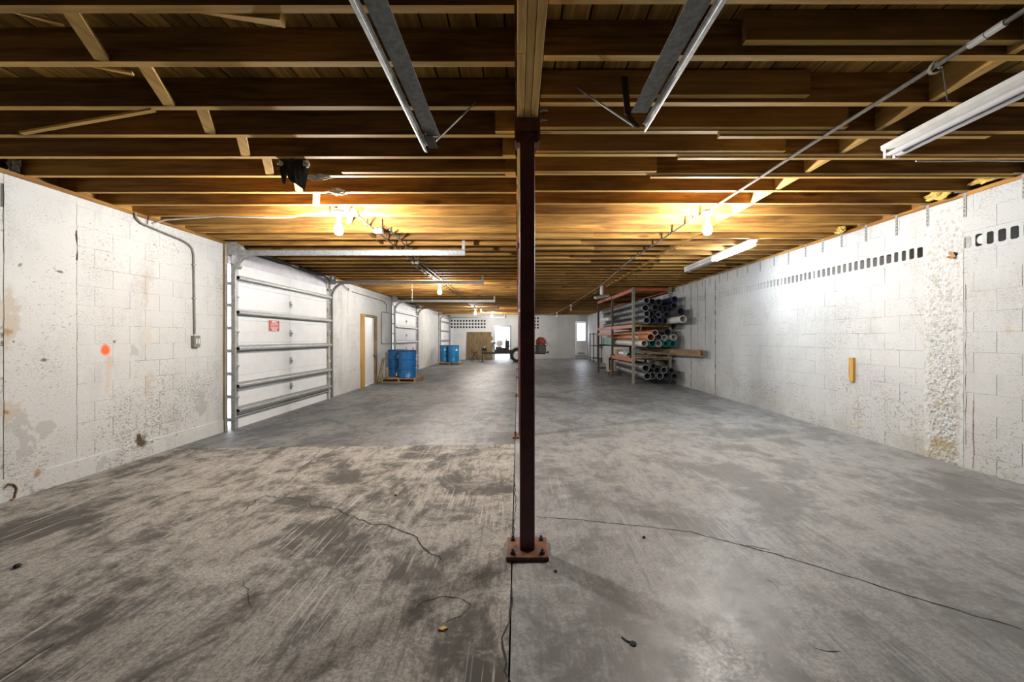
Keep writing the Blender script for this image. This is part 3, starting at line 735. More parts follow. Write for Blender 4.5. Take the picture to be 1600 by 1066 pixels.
b = MB().box(-.55, -.495, 2.44, 2.60, 2.545, 2.55).box(-.545, -.54, 2.44, 2.60, 2.55, 2.62); b.build('end_plate', 'dark_steel', t)
b = MB().bar((-.50, 2.58, 2.585), (-.27, 2.66, ZJ+.03), .034, .005); b.build('brace', 'galvanised_matt', t)
t = near_track(.69, 2.36, 2.55, -1, 'galvanised door track hanging from the joists right of the column')
b = MB().bar((.665, 2.34, 2.55), (.635, 2.42, 2.66), .035, .008).bar((.635, 2.42, 2.66), (.64, 2.52, ZJ+.11), .035, .008); b.build('bracket', 'dark_steel', t)
b = MB().bar((.65, 2.36, 2.565), (.36, 2.55, ZJ+.06), .045, .006); b.build('brace', 'galvanised_matt', t)

# ---------------------------------------------------------------- sectional garage doors
def garage_door(name, y0, y1, label, sign, detail=True):
    d = struct(link(name, None, (XL, (y0+y1)/2, -.05)), label); d['kind'] = 'structure'
    a, c = y0+.10, y1-.10; xb = XL+.004
    J = [-.045, .44, .93, 1.46, 2.01, 2.52]; st_z = [.24, .62, 1.20, 1.765, 2.30]
    for k in range(5):
        z0, z1 = J[k]+.0002, J[k+1]-.0002; h = z1-z0; g = .006
        pr = [(xb, z0), (xb+.045, z0), (xb+.045, z0+h*.32), (xb+.045-g, z0+h*.33), (xb+.045-g, z0+h*.345), (xb+.045, z0+h*.355), (xb+.045, z0+h*.65), (xb+.045-g, z0+h*.66), (xb+.045-g, z0+h*.675), (xb+.045, z0+h*.685), (xb+.045, z1), (xb, z1)]
        s = MB().prism(pr, 'Y', a, c).build('section', 'door_white', d)
        xf = xb+.045
        for (p, q) in ((a, a+.10), (c-.10, c)): MB().box(xf, xf+.004, p, q, z0, z1).build('end_stile', 'galvanised', s)
        m = (a+c)/2; MB().box(xf, xf+.003, m-.025, m+.025, z0, z1).build('centre_stile', 'door_white', s)
    xf = xb+.05
    hat = [(0, -.055), (.003, -.055), (.003, -.033), (.062, -.025), (.066, -.012), (.066, .012), (.062, .025), (.003, .033), (.003, .055), (0, .055), (0, .030), (.057, .022), (.062, .010), (.062, -.010), (.057, -.022), (0, -.030)]
    for z in st_z:
        MB().prism([(xf+p*1.25, z+q) for p, q in hat], 'Y', a+.01, c-.01).build('strut', 'galvanised', d)
    MB().prism([(xf+p*.5, .145+q*.5) for p, q in hat], 'Y', a+.01, c-.01).build('strut', 'galvanised', d)
    if detail:
        for z in J[1:5]:
            for yy in (a+.055, (a+c)/2, c-.055):
                hg = MB().prism([(xf, z-.065), (xf+.006, z-.065), (xf+.012, z-.02), (xf+.03, z-.012), (xf+.03, z+.012), (xf+.012, z+.02), (xf+.006, z+.065), (xf, z+.065)], 'Y', yy-.028, yy+.028)
                if yy != (a+c)/2: hg.lathe([(.006, yy-.09 if yy < (a+c)/2 else yy), (.006, yy if yy < (a+c)/2 else yy+.09)], (xf+.025, 0, z), 'Y', 8)
                hg.build('hinge', 'galvanised', d)
        for yy in (a+.055, c-.055):
            MB().box(xf, xf+.05, yy-.04, yy+.04, 2.44, 2.50).lathe([(.022, yy-.11 if yy < (a+c)/2 else yy), (.022, yy if yy < (a+c)/2 else yy+.11)], (xf+.07, 0, 2.47), 'Y', 10).build('top_roller', 'galvanised', d)
    zt = 2.655; R = .33
    for side, yt in ((1, y0+.045), (-1, y1-.045)):
        # rolled track: up the jamb, round the corner, out over the room
        tx = xf+.045
        path = [(tx, yt, -.04)] + [(tx, yt, z) for z in (.8, 1.6)] + [(tx+R-R*math.cos(w), yt, zt-R+R*math.sin(w)) for w in [math.pi/2*k/9 for k in range(10)]] + [(-2.6, yt, zt), (-.80, yt, zt)]
        pc = [(-.027, -.006), (-.027, .030), (.027, .030), (.027, -.006), (.023, -.006), (.023, .026), (-.023, .026), (-.023, -.006)]
        b = MB(); P = [Vector(p) for p in path]; n = len(pc)
        for k, p in enumerate(P):
            tg = (P[min(k+1, len(P)-1)]-P[max(k-1, 0)]).normalized(); nr = Vector((tg.z, 0, -tg.x))  # in-plane normal
            if k == 0: nr = Vector((1, 0, 0))
            for (u, w) in pc: b.v.append(tuple(p + nr*u + Vector((0, -side, 0))*w))
        for k in range(len(P)-1):
            for j in range(n):
                q = (j+1) % n; o = k*n; b.f.append((o+j, o+q, o+n+q, o+n+j))
        b.f.append(tuple(range(n))); b.f.append(tuple((len(P)-1)*n+j for j in range(n)))
        tr = b.build('track', 'galvanised', d)
        MB().box(XL+.16, -.80, yt-side*.035-.0015, yt-side*.035+.0015, zt-.01, zt+.05).box(XL+.16, -.80, yt-side*.035-(.03 if side > 0 else 0), yt-side*.035+(0 if side > 0 else .03), zt+.047, zt+.05).build('track_angle', 'galvanised', d)
        MB().box(-.85, -.80, yt-side*.04-.003, yt-side*.04+.003, zt-.03, ZD-.03).box(-.803, -.80, min(yt-side*.04, yt-side*.075), max(yt-side*.04, yt-side*.075), zt-.03, ZD-.03).build('rear_hanger', 'galvanised', d)
        MB().box(XL+.001, XL+.03, yt-side*.095-.012, yt-side*.095+.012, -.04, HW-.01).build('jamb_angle', 'galvanised', d)
        for z in (.12, .47, .82, 1.17, 1.52, 1.87, 2.2):
            MB().box(XL+.02, tx+.02, yt-side*.040-.004, yt-side*.040+.004, z-.025, z+.025).box(XL+.014, XL+.034, min(yt-side*.11, yt-side*.036), max(yt-side*.11, yt-side*.036), z-.025, z+.025).build('jamb_bracket', 'galvanised', d)
        MB().box(XL+.005, XL+.17, yt-side*.06-.003, yt-side*.06+.003, zt-.03, ZJ-.005).build('bearing_plate', 'galvanised', d)
        # wooden jamb strip on the wall
        yj = y0-.035 if side > 0 else y1+.005
        MB().box(XL, XL+.028, yj-.035 if side > 0 else yj, yj+.03 if side > 0 else yj+.06, -.05, HW).build('jamb', 'worn_jamb', d)
        MB().lathe([(.055, 0), (.06, .01), (.045, .03), (.045, .07), (.06, .09), (.055, .1)], (XL+.11, yt+(.03 if side > 0 else -.13), 2.765), 'Y', 14).build('cable_drum', 'galvanised_matt', d)
    MB().lathe([(.0135, y0+.05), (.0135, y1-.05)], (XL+.11, 0, 2.765), 'Y', 10).build('shaft', 'galvanised', d)
    m = (y0+y1)/2
    MB().lathe([(.03, y0+.3)] + [(.03+.004*(k % 2), y0+.3+k*.012) for k in range(1, 110)], (XL+.11, 0, 2.765), 'Y', 10).build('spring', 'black_iron', d)
    MB().lathe([(.03, m+.2)] + [(.03+.004*(k % 2), m+.2+k*.012) for k in range(1, 90)], (XL+.11, 0, 2.765), 'Y', 10).build('spring', 'black_iron', d)
    MB().box(XL+.001, XL+.02, y0+.1, y1-.1, 2.50, 2.79).build('header', 'header_grey', d)
    MB().box(xb, xb+.03, a, c, -.052, -.046).build('bottom_seal', 'black_iron', d)
    if sign:
        ys, zs, hw, hh = sign
        sg = MB().box(xf, xf+.004, ys-hw, ys+hw, zs-hh, zs+hh).build('sign', 'sign_red', d)
        if detail:
            for k, (w, t_) in enumerate(((.5, .10), (.62, .05), (.8, .045), (.75, .045), (.8, .045), (.7, .045), (.5, .09))):
                zz = zs+hh*(.78-k*.26); MB().box(xf+.004, xf+.0048, ys-hw*w, ys+hw*w, zz-hh*t_, zz+hh*t_).build('printed_line', 'sign_white', sg)
    return d
garage_door('door_1', *DOORS[0], 'white sectional garage door with steel struts and red notice', (7.55, 1.585, .155, .095))
garage_door('door_2', *DOORS[1], 'second white sectional garage door behind the blue drums', (17.6, .86, .15, .12))
garage_door('door_3', *DOORS[2], 'farthest white sectional garage door by the end wall', None, True)
b = MB(); b.box(XL+.05, XL+.053, 9.15, 9.5, 2.40, 2.425)

# side door with wooden frame
d = struct(link('door_4', None, (XL, 12.5, -.05)), 'white side door in a rough wooden frame')
MB().box(XL-.19, XL+.03, 11.82, 12.10, -.05, 2.05).build('near_jamb', 'jamb_wood', d)
MB().box(XL-.19, XL+.025, 13.02, 13.18, -.05, 2.05).build('far_jamb', 'worn_jamb', d)
MB().box(XL-.19, XL+.02, 12.10, 13.02, 1.99, 2.06).build('head_jamb', 'worn_jamb', d)
lf = MB().box(XL-.07, XL-.03, 12.11, 13.01, -.03, 1.985).build('leaf', 'door_white', d)
MB().lathe([(.012, -.03), (.012, .02), (.03, .03), (.032, .05), (.02, .065), (0, .067)], (XL, 12.93, .84), 'X', 12).build('knob', 'knob_brass', lf, smooth=True)
# open doorway in the end wall
d = struct(link('door_5', None, (-1.0, YB, 0)), 'open doorway in the end wall filled with daylight')
for (a, c) in ((-1.57, -1.46), (-.53, -.42)): MB().box(a, c, YB-.03, YB+.16, 0, 2.08).build('jamb', 'glass_grey', d)
MB().box(-1.57, -.42, YB-.03, YB+.16, 2.06, 2.17).build('head', 'glass_grey', d)
# storm door at the right of the end wall
d = struct(link('door_6', None, (4.1, YB, .26)), 'white storm door with a tall glass pane in the end wall')
MB().box(3.75, 3.82, YB+.01, YB+.06, .28, 2.39).box(4.36, 4.43, YB+.01, YB+.06, .28, 2.39).box(3.82, 4.36, YB+.01, YB+.06, 2.31, 2.39).box(3.82, 4.36, YB+.01, YB+.06, .28, 1.20).build('leaf', 'door_white', d)
MB().box(3.82, 4.36, YB+.03, YB+.036, 1.20, 2.31).build('pane', 'clear_glass', d)
MB().box(3.88, 4.30, YB+.0, YB+.01, .36, .40).build('vent_slot', 'dark_steel', d)
MB().box(3.66, 4.49, YB-.45, YB-.001, zf(4)-.01, .25).build('step', 'paint_back', d)
MB().lathe([(.03, -.05), (.03, 0)], (3.79, YB+.01, 1.3), 'Y', 10).build('latch', 'bolt_steel', d)

# ---------------------------------------------------------------- scraps on walls and joists
def fuzz(name, c, r, mat, label, cat, seed, sq=(1, 1, 1), amp=.5):
    import bmesh
    bm = bmesh.new(); bmesh.ops.create_icosphere(bm, subdivisions=3, radius=1)
    for v in bm.verts:
        n = mnoise.fractal(v.co*2.3+Vector((seed, seed*2, 0)), .7, 2.2, 5); v.co = Vector((v.co.x*sq[0], v.co.y*sq[1], v.co.z*sq[2]))*r*(1+amp*n)
    me = bpy.data.meshes.new(name); bm.to_mesh(me); bm.free(); me.materials.append(M[mat])
    return tag(link(name, me, c), label, cat)
fuzz('insulation_tuft', (4.40, 4.36+.02, 2.87), .065, 'insulation', 'yellow insulation tuft above the rough pier on the right wall', 'insulation', 3, (.9, 1.9, .8), .6)
fuzz('insulation_tuft', (4.42, 5.75, 2.85), .05, 'insulation', 'small yellow insulation tuft on the right wall plate farther back', 'insulation', 8, (.9, 1.7, .8), .6)
fuzz('insulation_tuft', (4.42, 3.95, 2.87), .05, 'insulation', 'thin tan insulation scrap on the right wall plate nearest the viewer', 'insulation', 12, (.9, 2.6, .6), .6)
fuzz('fluff_clump', px(498, 277, 3.75), .045, 'fluff', 'pale fluff clump hanging beside the black scrap under the joists', 'insulation', 5, (2.2, .8, .45), .8)
fuzz('fluff_clump', px(527, 300, 4.17), .05, 'fluff', 'pale ragged fluff clump just above the nearest left bulb', 'insulation', 6, (1.5, .8, .5), .8)
fuzz('fluff_clump', px(22, 257, 3.72), .05, 'fluff', 'whitish cobweb tuft on top of the left wall at the picture edge', 'cobweb', 9, (.6, .8, 1.2), .8)
fuzz('fluff_clump', px(545, 328, 4.77)+Vector((0, 0, .02)), .03, 'fluff', 'pale shredded tape around the nearest left bulb fitting', 'insulation', 14, (1.2, .8, 1.6), .9)
# black tar-paper scrap
t = thing('hanging_scrap', px(458, 270, 3.45), 'torn black paper scrap with pale fuzz hanging under the joists', 'debris')
rr = random.Random(4); P0 = px(437, 248, 3.44); P1 = px(478, 248, 3.44); b = MB(); N_ = 9
for k in range(N_):
    u = k/(N_-1); p = P0.lerp(P1, u); dz = [-.19, -.20, -.13, -.17, -.20, -.21, -.23, -.25, -.10][k]
    for q, s_ in ((p, 0), (p+Vector((0, .02*math.sin(k), dz*.5)), 1), (p+Vector((.004, .035*math.cos(k*.8), dz)), 2)): b.v.append(tuple(q))
for k in range(N_-1):
    for j in range(2): o = k*3+j; b.f.append((o, o+3, o+4, o+1))
o = b.build('paper', 'tar_paper', t); md = o.modifiers.new('so', 'SOLIDIFY'); md.thickness = .004
for (q, r_, sd) in ((px(438, 255, 3.42), .022, 2), (px(479, 256, 3.42), .026, 7), (px(460, 248, 3.44), .03, 9)):
    import bmesh
    bm = bmesh.new(); bmesh.ops.create_icosphere(bm, subdivisions=2, radius=r_)
    for v in bm.verts: v.co *= 1+.7*mnoise.noise(v.co*60+Vector((sd, 0, 0)))
    me = bpy.data.meshes.new('fuzz'); bm.to_mesh(me); bm.free(); me.materials.append(M['fluff' if sd != 9 else 'tar_paper']); link('fuzz', me, q, t)
# wood block nailed on the right wall
d0 = XR*F/(1333-VX)
tag(MB().box(XR-.032, XR-.0005, d0-.04, d0+.035, HC-(596-VY)*d0/F, HC-(559-VY)*d0/F).build('wood_block', 'jamb_wood', bevel=.002), 'short upright wood block fixed to the white right wall', 'wood block')
d0 = XR*F/(1491-VX); zc0 = HC-(398-VY)*d0/F
t = thing('cardboard_flap', (XR-.03, d0, zc0), 'folded brown cardboard scrap hanging below the open cores', 'cardboard')
b = MB().quad((XR-.003, d0+.055, zc0+.01), (XR-.05, d0+.01, zc0+.035), (XR-.05, d0-.04, zc0+.012), (XR-.003, d0-.02, zc0-.035)); o = b.build('flap', 'cardboard', t); o.modifiers.new('so', 'SOLIDIFY').thickness = .004
b = MB().quad((XR-.003, d0+.05, zc0-.005), (XR-.055, d0+.03, zc0-.02), (XR-.055, d0-.02, zc0-.045), (XR-.003, d0-.03, zc0-.02)); o = b.build('flap', 'cardboard', t); o.modifiers.new('so', 'SOLIDIFY').thickness = .004
MB().bar((XR-.012, d0+.01, zc0+.01), (XR+.03, d0+.06, zc0+.10), .01, .003).build('string', 'fluff', t)
d0 = XR*F/(1533-VX)
tag(MB().lathe([(.043, XR+.006), (.043, XR+.03)], (0, d0, 2.325), 'X', 18).build('round_plug', 'pipe_white'), 'round pale plug inside one of the open cores on the right wall', 'plug')
d0 = XR*F/(1513-VX)
tag(MB().box(XR+.004, XR+.02, d0-.025, d0+.03, 2.26, 2.385).build('cover_plate', 'galvanised_matt'), 'grey plate covering an open core beside the cardboard scrap', 'plate')
p = lw(10, 770); b = MB()
b.tube([(XL+.028, p[1]+.05*math.cos(w)*(1+.12*math.sin(w*5))+.0, p[2]+.075*math.sin(w)*(1+.1*math.cos(w*7))) for w in [i*math.pi/10-math.pi*.45 for i in range(13)]], .007, 6)
tag(b.build('pipe_ring', 'rust'), 'rusty broken ring set low in the left wall at the picture edge', 'ring')

# ---------------------------------------------------------------- drums on pallets
def pallet(x0, x1, y0, y1, label):
    z0 = zf((x0+x1)/2)+.006; t = thing('pallet', ((x0+x1)/2, (y0+y1)/2, z0), label, 'pallet', 'wooden pallets under the drums')
    for k in range(3):
        x = x0+(x1-x0-.05)*k/2; b = MB(); b.box(x, x+.05, y0+.005, y1-.005, z0+.018, z0+.105); b.build('stringer', 'pallet_wood', t)
    for k in range(7):
        y = y0+(y1-y0-.10)*k/6; MB().box(x0-.01, x1+.01, y, y+.10, z0+.106, z0+.124).build('deck_board', 'pallet_wood', t)
    for k in range(3):
        y = y0+(y1-y0-.10)*k/2; MB().box(x0-.01, x1+.01, y, y+.10, z0, z0+.017).build('bottom_board', 'pallet_wood', t)
    return z0+.1245
def drum(x, y, z, label, mat, lab_ang=None, lab_z=.62):
    t = thing('drum', (x, y, z), label, 'drum', 'blue drums on pallets'); R = .288; H = .885
    pr = [(0, .012), (R-.02, .012), (R-.012, 0), (R, .004), (R+.004, .016), (R-.002, .03)]
    for hz in (.30, .59): pr += [(R-.002, hz-.022), (R+.009, hz-.008), (R+.009, hz+.008), (R-.002, hz+.022)]
    pr += [(R-.002, H-.04)]
    MB().lathe([(r, h+z) for r, h in pr], (x, y, 0), n=40).build('barrel', mat, t, smooth=True)
    MB().lathe([(R-.002, z+H-.04), (R+.010, z+H-.034), (R+.012, z+H-.008), (R+.004, z+H), (R-.014, z+H-.002), (R-.02, z+H-.016), (0, z+H-.014)], (x, y, 0), n=40).build('lid', mat, t, smooth=True)
    MB().lathe([(R+.010, z+H-.034), (R+.017, z+H-.026), (R+.017, z+H-.014), (R+.012, z+H-.008)], (x, y, 0), n=40).build('clamp_ring', 'dark_steel', t, smooth=True)
    if lab_ang is not None:
        b = MB(); n = 6; w0 = lab_ang-.17
        for k in range(n+1):
            w = w0+.34*k/n
            for r_ in (R+.0005, R+.002):
                for zz in (z+lab_z, z+lab_z+.11): b.v.append((x+r_*math.cos(w), y+r_*math.sin(w), zz))
        for k in range(n):
            o = k*4; b.f += [(o+2, o+6, o+7, o+3), (o, o+1, o+5, o+4), (o+1, o+3, o+7, o+5), (o, o+4, o+6, o+2)]
        b.f += [(0, 2, 3, 1), (n*4, n*4+1, n*4+3, n*4+2)]
        b.build('paper_label', 'label_white', t)
zt_ = pallet(-4.30, -3.22, 13.18, 14.32, 'worn wooden pallet carrying the nearer pair of blue drums')
drum(-3.57, 13.55, zt_, 'dark blue steel drum, right one of the nearer pair', 'drum_blue')
drum(-4.04, 14.00, zt_, 'dark blue steel drum with white label, left one of the nearer pair', 'drum_blue', -1.05)
b = MB().bar((-4.37, 13.20, zf(-4.3)+.02), (-4.385, 13.74, zt_+.62), .05, .05); b = tag(b.build('leaning_stick', 'grey_wood'), 'grey wooden stick leaning left of the nearer blue drums', 'stick')
b = MB().bar((-4.12, 13.25, zt_+.005), (-4.22, 13.55, zt_+.32), .06, .02); tag(b.build('wood_offcut', 'pallet_wood'), 'pale short offcut leaning against the nearer blue drums', 'offcut')
zt_ = pallet(-4.10, -2.95, 21.55, 22.7, 'yellowish wooden pallet carrying the farther pair of blue drums')
drum(-3.34, 21.9, zt_, 'bright blue drum, right one of the farther pair', 'drum_blue_pale', -.9, .58)
drum(-3.86, 22.25, zt_, 'bright blue drum, left one of the farther pair', 'drum_blue_pale', -1.35, .58)

# ---------------------------------------------------------------- plywood sheets against the end wall
t = MB().bar((-2.49, 26.86, .02), (-2.49, 26.975, 1.74), 1.58, .018, (0, 1, 0)); tag(t.build('plywood_sheet', 'plywood'), 'large weathered plywood sheet leaning on the end wall', 'plywood')
t = MB().bar((-1.76, 26.80, .02), (-1.76, 26.92, 1.46), .30, .018, (0, 1, 0)); tag(t.build('plywood_offcut', 'plywood'), 'narrow plywood offcut leaning right of the large plywood sheet', 'plywood')

# ---------------------------------------------------------------- towed machine with hose reel
Ym = 23.9; z0 = zf(0)
t = thing('towed_machine', (0, Ym, z0), 'black wheeled trailer machine with red hose reel behind the columns', 'machine')
MB().bar((-2.05, Ym-.1, .50), (-.1, Ym-.35, .52), .08, .10).bar((-2.05, Ym-.1, .50), (-.1, Ym+.35, .52), .08, .10).bar((-.1, Ym-.35, .52), (1.55, Ym-.35, .50), .08, .10).bar((-.1, Ym+.35, .52), (1.55, Ym+.35, .50), .08, .10).bar((1.5, Ym-.35, .5), (1.5, Ym+.35, .5), .08, .1).build('frame', 'black_iron', t)
MB().tube([(-2.0, Ym-.18, z0+.02), (-2.0, Ym-.18, .78)], .03, 10).lathe([(.09, z0), (.09, z0+.012), (.03, z0+.03)], (-2.0, Ym-.18, 0), n=14).tube([(-2.0, Ym-.18, .78), (-1.9, Ym-.3, .80)], .012, 6).build('jack', 'dark_steel', t)
MB().lathe([(.0, .60), (.14, .60), (.16, .66), (.16, .80), (.10, .86), (0, .87)], (-1.92, Ym+.05, 0), n=16).build('tool_pot', 'dark_steel', t)
for yy in (Ym-.72, Ym+.52):
    wh = MB().lathe([(.24, yy), (.36, yy-.0), (.40, yy+.04), (.40, yy+.16), (.36, yy+.20), (.24, yy+.20)], (-.02, 0, z0+.405), 'Y', 28, True).build('wheel', 'tyre', t, smooth=True)
    MB().lathe([(0, yy+.05), (.08, yy+.02), (.10, yy+.05), (.2, yy+.05), (.242, yy+.01), (.242, yy+.19), (0, yy+.15)], (-.02, 0, z0+.405), 'Y', 24).build('rim', 'rim_white', wh, smooth=True)
MB().lathe([(.03, Ym-.6), (.03, Ym+.6)], (-.02, 0, z0+.405), 'Y', 10).build('axle', 'dark_steel', t)
fd = [(-.02+.47*math.cos(w), z0+.43+.47*math.sin(w)) for w in [math.pi*(.08+.84*k/10) for k in range(11)]]
MB().prism(fd+[(x*.96, z-.012) for x, z in reversed(fd)], 'Y', Ym-.74, Ym-.46).build('fender', 'machine_red', t)
en = MB().box(-1.30, -.35, Ym-.26, Ym+.26, .56, .70).box(-1.25, -.9, Ym-.22, Ym+.22, .70, .86).box(-1.05, -.5, Ym-.2, Ym+.2, .70, .80).build('engine', 'black_iron', t, bevel=.02)
MB().lathe([(0, Ym-.30), (.08, Ym-.30), (.09, Ym-.26), (.16, Ym-.26), (.19, Ym-.22), (.19, Ym-.1), (.14, Ym-.05), (0, Ym-.05)], (-1.04, 0, 1.06), 'Y', 22).build('flywheel_cover', 'rim_white', en, smooth=True)
MB().lathe([(0, -1.52), (.09, -1.50), (.10, -1.3), (.07, -1.25), (0, -1.24)], (0, Ym-.1, 1.10), 'X', 16).build('air_cleaner', 'galvanised', en, smooth=True)
MB().tube([(-1.4, Ym-.1, 1.05), (-1.42, Ym-.1, .9), (-1.3, Ym-.1, .7)], .02, 8).build('hose', 'black_iron', en)
MB().tube([(-.98, Ym-.2, .9), (-.9, Ym-.2, 1.15), (-.66, Ym-.24, 1.42)], .022, 8).build('lever', 'dark_steel', en)
MB().box(-.72, -.48, Ym-.18, Ym+.1, .80, 1.22).box(-.66, -.60, Ym-.1, Ym, 1.22, 1.34).build('radiator', 'black_iron', en, bevel=.01)
bx = MB().box(.98, 1.58, Ym-.5, Ym+.1, .50, .92).box(.95, 1.61, Ym-.53, Ym+.13, .92, .96).build('tank', 'machine_grey', t, bevel=.015)
rl = MB().lathe([(.0, Ym-.44), (.27, Ym-.44), (.285, Ym-.425), (.27, Ym-.41), (.12, Ym-.40), (.12, Ym-.12), (.27, Ym-.11), (.285, Ym-.1), (.27, Ym-.085), (0, Ym-.085)], (1.29, 0, 1.13), 'Y', 30).build('hose_reel', 'machine_red', t, smooth=True)
MB().tube([(1.10, Ym-.46, .96), (1.30, Ym-.46, 1.13), (1.48, Ym-.46, .96)], .018, 6).build('reel_stand', 'dark_steel', rl)
MB().tube([(1.62, Ym-.3, 1.40), (1.60, Ym-.3, 1.1), (1.68, Ym-.34, .95), (1.74, Ym-.34, .9), (1.76, Ym-.34, 1.02), (1.66, Ym-.3, 1.10)], .02, 8).build('hose', 'fluff', t)
MB().lathe([(0, 1.66), (.07, 1.66), (.07, 1.74), (0, 1.74)], (0, Ym-.35, .56), 'X', 14).box(1.55, 1.68, Ym-.37, Ym-.33, .52, .58).build('outlet_valve', 'machine_red', t)
for (a_, b_, c_, lab) in ((px(741, 481, 17.6), px(741, 463, 17.6), px(751, 462, 17.9), 'white bent drop pipe hanging in front of the third left bulb'), (px(752, 487, 20.6), px(752, 473, 20.6), px(758, 473, 20.9), 'white bent drop pipe hanging just behind the third left bulb')):
    f_ = thing('drop_pipe', b_, lab, 'pipe', 'white drop pipes at the far ceiling')
    MB().tube([a_, b_, c_, (c_.x, c_.y, ZJ+.002)], .022, 8).build('tube', 'enamel', f_, smooth=True)
    MB().lathe([(.03, -.03), (.05, -.02), (.05, 0), (.024, .01)], a_, n=12).build('end_cap', 'enamel', f_)
t = thing('pipe_stand', (-2.55, 24.6, zf(-2.5)), 'small black tripod stand in front of the plywood sheet', 'stand')
for w in (0.3, 2.4, 4.5): MB().tube([(-2.55, 24.6, .50), (-2.55+.28*math.cos(w), 24.6+.28*math.sin(w), zf(-2.5)+.012)], .016, 6).build('leg', 'black_iron', t)
MB().tube([(-2.75, 24.6, .58), (-2.62, 24.6, .50), (-2.48, 24.6, .50), (-2.35, 24.6, .58)], .022, 8).build('cradle', 'black_iron', t)

# ---------------------------------------------------------------- pipe rack
t = thing('pallet_rack', (3.8, 14, zf(3.8)), 'tall rust and green steel rack holding pipes against the right wall', 'rack')
posts = [(3.29, 11.9), (3.21, 14.2), (3.10, 16.1)]; XB = 4.33
for i, (x, y) in enumerate(posts):
    for k, xx in enumerate((x, XB)):
        zz = zf(xx); b = MB().box(xx-.035, xx+.035, y-.004, y+.004, zz+.006, 2.80).box(xx-.035, xx-.029, y, y+.06, zz+.006, 2.80).box(xx+.029, xx+.035, y, y+.06, zz+.006, 2.80).box(xx-.06, xx+.06, y-.04, y+.08, zz, zz+.006)
        b.build('post', ('rack_green', 'rack_dark', 'rack_dark')[i] if k == 0 else 'rack_green' if i == 0 else 'rack_dark', t)
    MB().box(x+.04, XB-.04, y+.01, y+.05, 2.70, 2.78).build('top_tie', 'rack_orange', t)
for (x0, y0), (x1, y1) in zip(posts, posts[1:]):
    for z, h, mt in ((2.74, .10, 'rack_orange'), (1.70, .10, 'rack_orange'), (.73, .11, 'rack_orange')):
        if y0 > 14 and z < 1: continue
        MB().bar((x0, y0+.065, z), (x1, y1-.01, z+(-.02 if z > 2 else 0)), .05, h).build('load_beam', mt, t)
        MB().bar((XB, y0+.065, z), (XB, y1-.01, z), .05, h).build('load_beam', mt, t)
MB().bar((posts[1][0], 14.27, 1.50), (posts[2][0], 16.05, 1.50), .05, .09).build('load_beam', 'rack_orange', t)
for (x, y) in posts:
    for z, mt in ((1.715, 'rack_yellow'), (1.09, 'rack_dark'), (.77, 'grey_wood'), (.215, 'rack_dark')):
        if y > 14 and z == .77: continue
        MB().box(x+.04, XB-.04, y-.02, y+.05, z-.03, z+.03).build('cross_bar', mt, t)
MB().bar((3.50, 11.87, 1.69), (3.36, 11.87, 1.12), .03, .006, (0, 1, 0)).build('strap_brace', 'rack_green', t)

def P6(zx, zy, r, d): x, y = 920+zx/5.61, 430+zy/5.61; return [(x-VX)*d/F, HC-(y-VY)*d/F, r/5.61*d/F]
D6 = 11.35
ROWS = {
 'top shelf': [(1.745+.001, [ (465,392,30,'pipe_grey'), (520,388,29,'pipe_dark'), (572,392,28,'pipe_blue'), (640,394,26,'pipe_dark'), (720,394,30,'pipe_white_long')], 'bottom row'),
               (0, [(478,334,26,'pipe_grey'), (536,328,29,'pipe_dark'), (632,342,27,'pipe_grey'), (690,338,27,'pipe_dark'), (768,312,34,'pipe_dark_long')], 'second row'),
               (0, [(470,280,32,'pipe_grey'), (545,272,28,'pipe_dark'), (596,270,27,'pipe_dark'), (655,290,29,'pipe_blue'), (716,270,28,'pipe_dark')], 'third row'),
               (0, [(474,202,28,'pipe_grey'), (545,214,28,'pipe_dark'), (604,208,28,'pipe_dark'), (738,218,28,'pipe_blue')], 'top row')],
 'middle shelf': [(1.121, [(523,592,30,'pipe_white'), (588,597,31,'pipe_teal'), (656,597,29,'pipe_white'), (712,597,27,'pipe_teal'), (766,597,28,'pipe_teal')], 'bottom row'),
               (0, [(566,538,34,'pipe_orange'), (640,545,29,'pipe_grey'), (697,543,27,'pipe_white'), (742,545,27,'pipe_white')], 'second row'),
               (0, [(562,487,27,'pipe_orange'), (712,490,31,'pipe_dark')], 'top row')],
 'lowest shelf': [(.246, [(450,878,32,'pipe_grey'), (518,878,31,'pipe_grey'), (582,880,30,'pipe_grey'), (645,880,30,'pipe_dark'), (705,876,28,'pipe_dark')], 'bottom row'),
               (0, [(458,806,33,'pipe_grey'), (512,800,24,'pipe_dark'), (562,824,28,'pipe_dark'), (658,810,29,'pipe_grey'), (702,830,26,'pipe_dark')], 'upper row')]}
CN = {'pipe_grey': 'dark grey', 'pipe_dark': 'near-black', 'pipe_blue': 'dark bluish', 'pipe_white': 'white', 'pipe_teal': 'teal', 'pipe_orange': 'orange'}
NTH = ['leftmost', 'second from left', 'third from left', 'fourth from left', 'rightmost']
pipes = []
for shelf, rows in ROWS.items():
    fz = rows[0][0]; S = []
    for _, items, rn in rows:
        for k, (zx, zy, r, mt) in enumerate(items):
            nth = 'rightmost' if k == len(items)-1 else NTH[k]
            S.append(P6(zx, zy, r, D6) + [mt, f'{nth} in the {rn}'])
    for it in range(400):
        for a in S:
            for b_ in S:
                if a is b_: continue
                dx, dz = a[0]-b_[0], a[1]-b_[1]; L = math.hypot(dx, dz); m = a[2]+b_[2]+.003
                if L < m: q = (m-L)/2/max(L, 1e-5)*.8; a[0] += dx*q; a[1] += dz*q; b_[0] -= dx*q; b_[1] -= dz*q
            a[1] = max(a[1], fz+a[2]+.001); a[0] = min(max(a[0], 3.36+a[2]), 4.29-a[2])
            a[1] -= .0008
    for a in S: pipes.append((shelf, a))
rr = random.Random(21)
